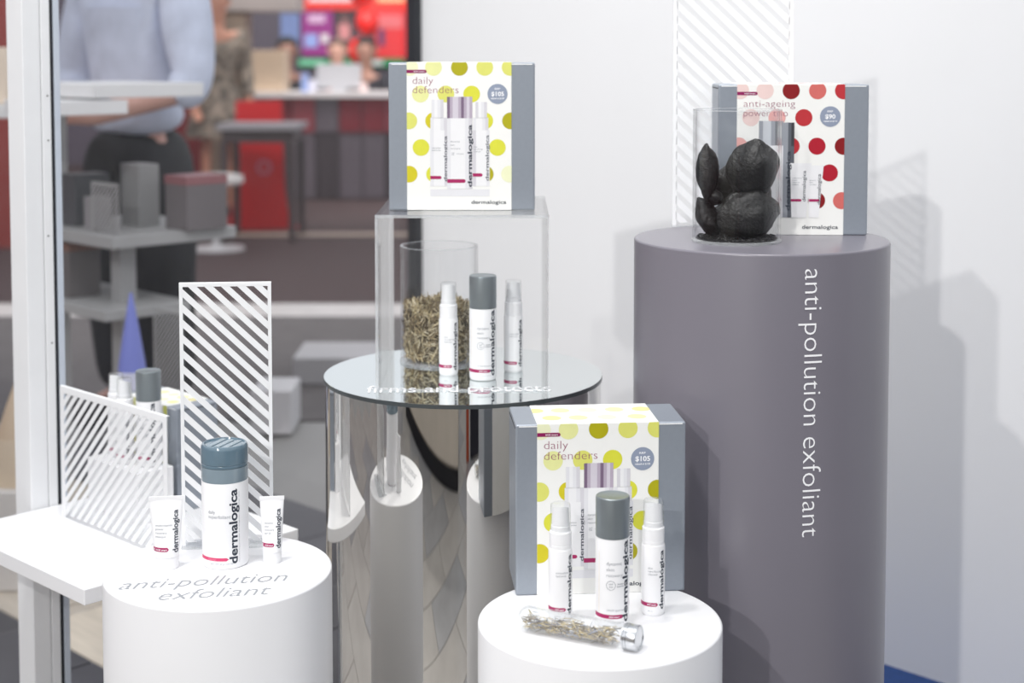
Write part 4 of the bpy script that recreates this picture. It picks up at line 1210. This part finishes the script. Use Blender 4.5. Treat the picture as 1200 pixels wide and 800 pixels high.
# man behind the glass, arms folded in front of him, turned to the left
person((-1.150, 4.62, 0.006), R(-38), 'man in a pale blue shirt with rolled sleeves standing behind the window', (206, 160, 146), (208, 215, 234), (22, 22, 28), (60, 48, 40),
       dict(ell=(.29, -.02, 1.05, .056), wrl=(.10, -.25, .975, .036), pal=(.02, -.28, .98, .034), elr=(-.29, -.02, 1.05, .056), wrr=(-.10, -.28, .955, .036), par=(-.02, -.30, .96, .034),
            shl=(.20, .005, 1.42, .080), shr=(-.20, .005, 1.42, .080), chest=(0, 0, 1.30, .175), spine=(0, -.02, 1.12, .165), pelvis=(0, 0, .95, .155), hil=(.095, 0, .86, .12), hir=(-.095, 0, .86, .12), knl=(.11, -.01, .5, .085), knr=(-.11, -.01, .5, .085), anl=(.11, .02, .09, .06), anr=(-.11, .02, .09, .06)), bare_forearm=True)
# woman in a patterned dress by the beige column
pat = mat('speckled_dress', (120, 108, 96), 0.7, var=0.9, scale=14)
person((px(262, 10.8), 10.6, 0.006), R(30), 'woman in a speckled dress standing before the beige column', (196, 140, 116), (120, 108, 96), (60, 40, 44), (70, 44, 34), {}, True, pat).scale = (.94, .94, .94)
for o in [x for x in C.objects if x.name.startswith('shirt.001')]: o.data.materials[0] = pat
# three people seated behind the far counter
seat = dict(kn_=0)
def seated():
    d = {}
    for k, v in SK.items(): d[k] = (v[0], v[1], v[2] - .42, v[3])
    for s, n in ((1, 'l'), (-1, 'r')):
        d['kn' + n] = (s * .12, -.40, .50, .062); d['an' + n] = (s * .12, -.38, .09, .04); d['to' + n] = (s * .12, -.52, .04, .036)
        d['el' + n] = (s * .25, -.08, .76, .045); d['wr' + n] = (s * .13, -.28, .82, .031); d['pa' + n] = (s * .10, -.34, .83, .032)
    return d
for x, Yp, lb, sk, sh, tr, hr in ((396, 14.2, 'short-haired seated person in grey behind the white screen', (222, 170, 150), (110, 106, 116), (50, 50, 60), (120, 96, 86)),
                              (429, 13.2, 'dark-haired seated person in black before the red poster', (176, 130, 112), (34, 32, 42), (40, 40, 46), (22, 18, 20)),
                              (337, 13.3, 'dark-haired seated person in black beside the beige carton', (150, 108, 92), (26, 24, 28), (30, 30, 34), (18, 16, 18))):
    p = person((px(x, Yp), Yp, 0.006), R(random.choice((-15, 20))), lb, sk, sh, tr, hr, seated())
    c = empty('office_chair', (px(x, Yp), Yp + .02, 0.006), 0, {396: 'grey seat of the short-haired person in grey', 429: 'dark seat of the person before the red poster', 337: 'dark seat of the person beside the beige carton'}[x], 'chair', 'chairs behind the far counter')
    obj('seat', MB().box(-.2, .2, -.25, .2, .34, .39), hm('chair_dark', (50, 48, 52)), c, bevel=.01)
    for sx in (-1, 1):
        for sy in (-1, 1): obj('leg', MB().box(sx * .17 - .015, sx * .17 + .015, sy * .17 - .015, sy * .17 + .015, 0, .34), hm('chair_dark', (50, 48, 52)), c)

# ------------------------------------------------------------------ behind the photographer (seen in the polished steel)
g = empty('reception_desk', (-1.15, -0.02, 0), 0, 'beige reception desk with a dark foot beside the photographer', 'desk')
obj('desk_body', MB().box(-1.0, 1.0, -.45, 0, .06, .95), hm('desk_beige', (206, 196, 182), 0.5), g, bevel=.01); obj('desk_foot', MB().box(-.99, .99, -.44, .004, 0.002, .0595), hm('desk_foot', (24, 24, 30), 0.4), g)
thing_box('upright_banner', 0.10, 0.19, -0.34, -.30, 0.002, 1.05, hm('banner_orange', (168, 74, 48)), 'narrow orange upright banner behind the photographer', 'banner')
thing_box('navy_slab', 0.24, 1.25, -0.40, -.32, 0.002, 1.25, hm('slab_navy', (30, 30, 42)), 'dark navy slab in place of a dark figure behind the photographer', 'partition')  # slab added for the dark figure mirrored in the steel
thing_box('brown_partition', -3.4, -2.3, -0.9, -.8, 0.002, 1.6, hm('partition_brown', (46, 40, 38)), 'dark brown partition beside the reception desk', 'partition')
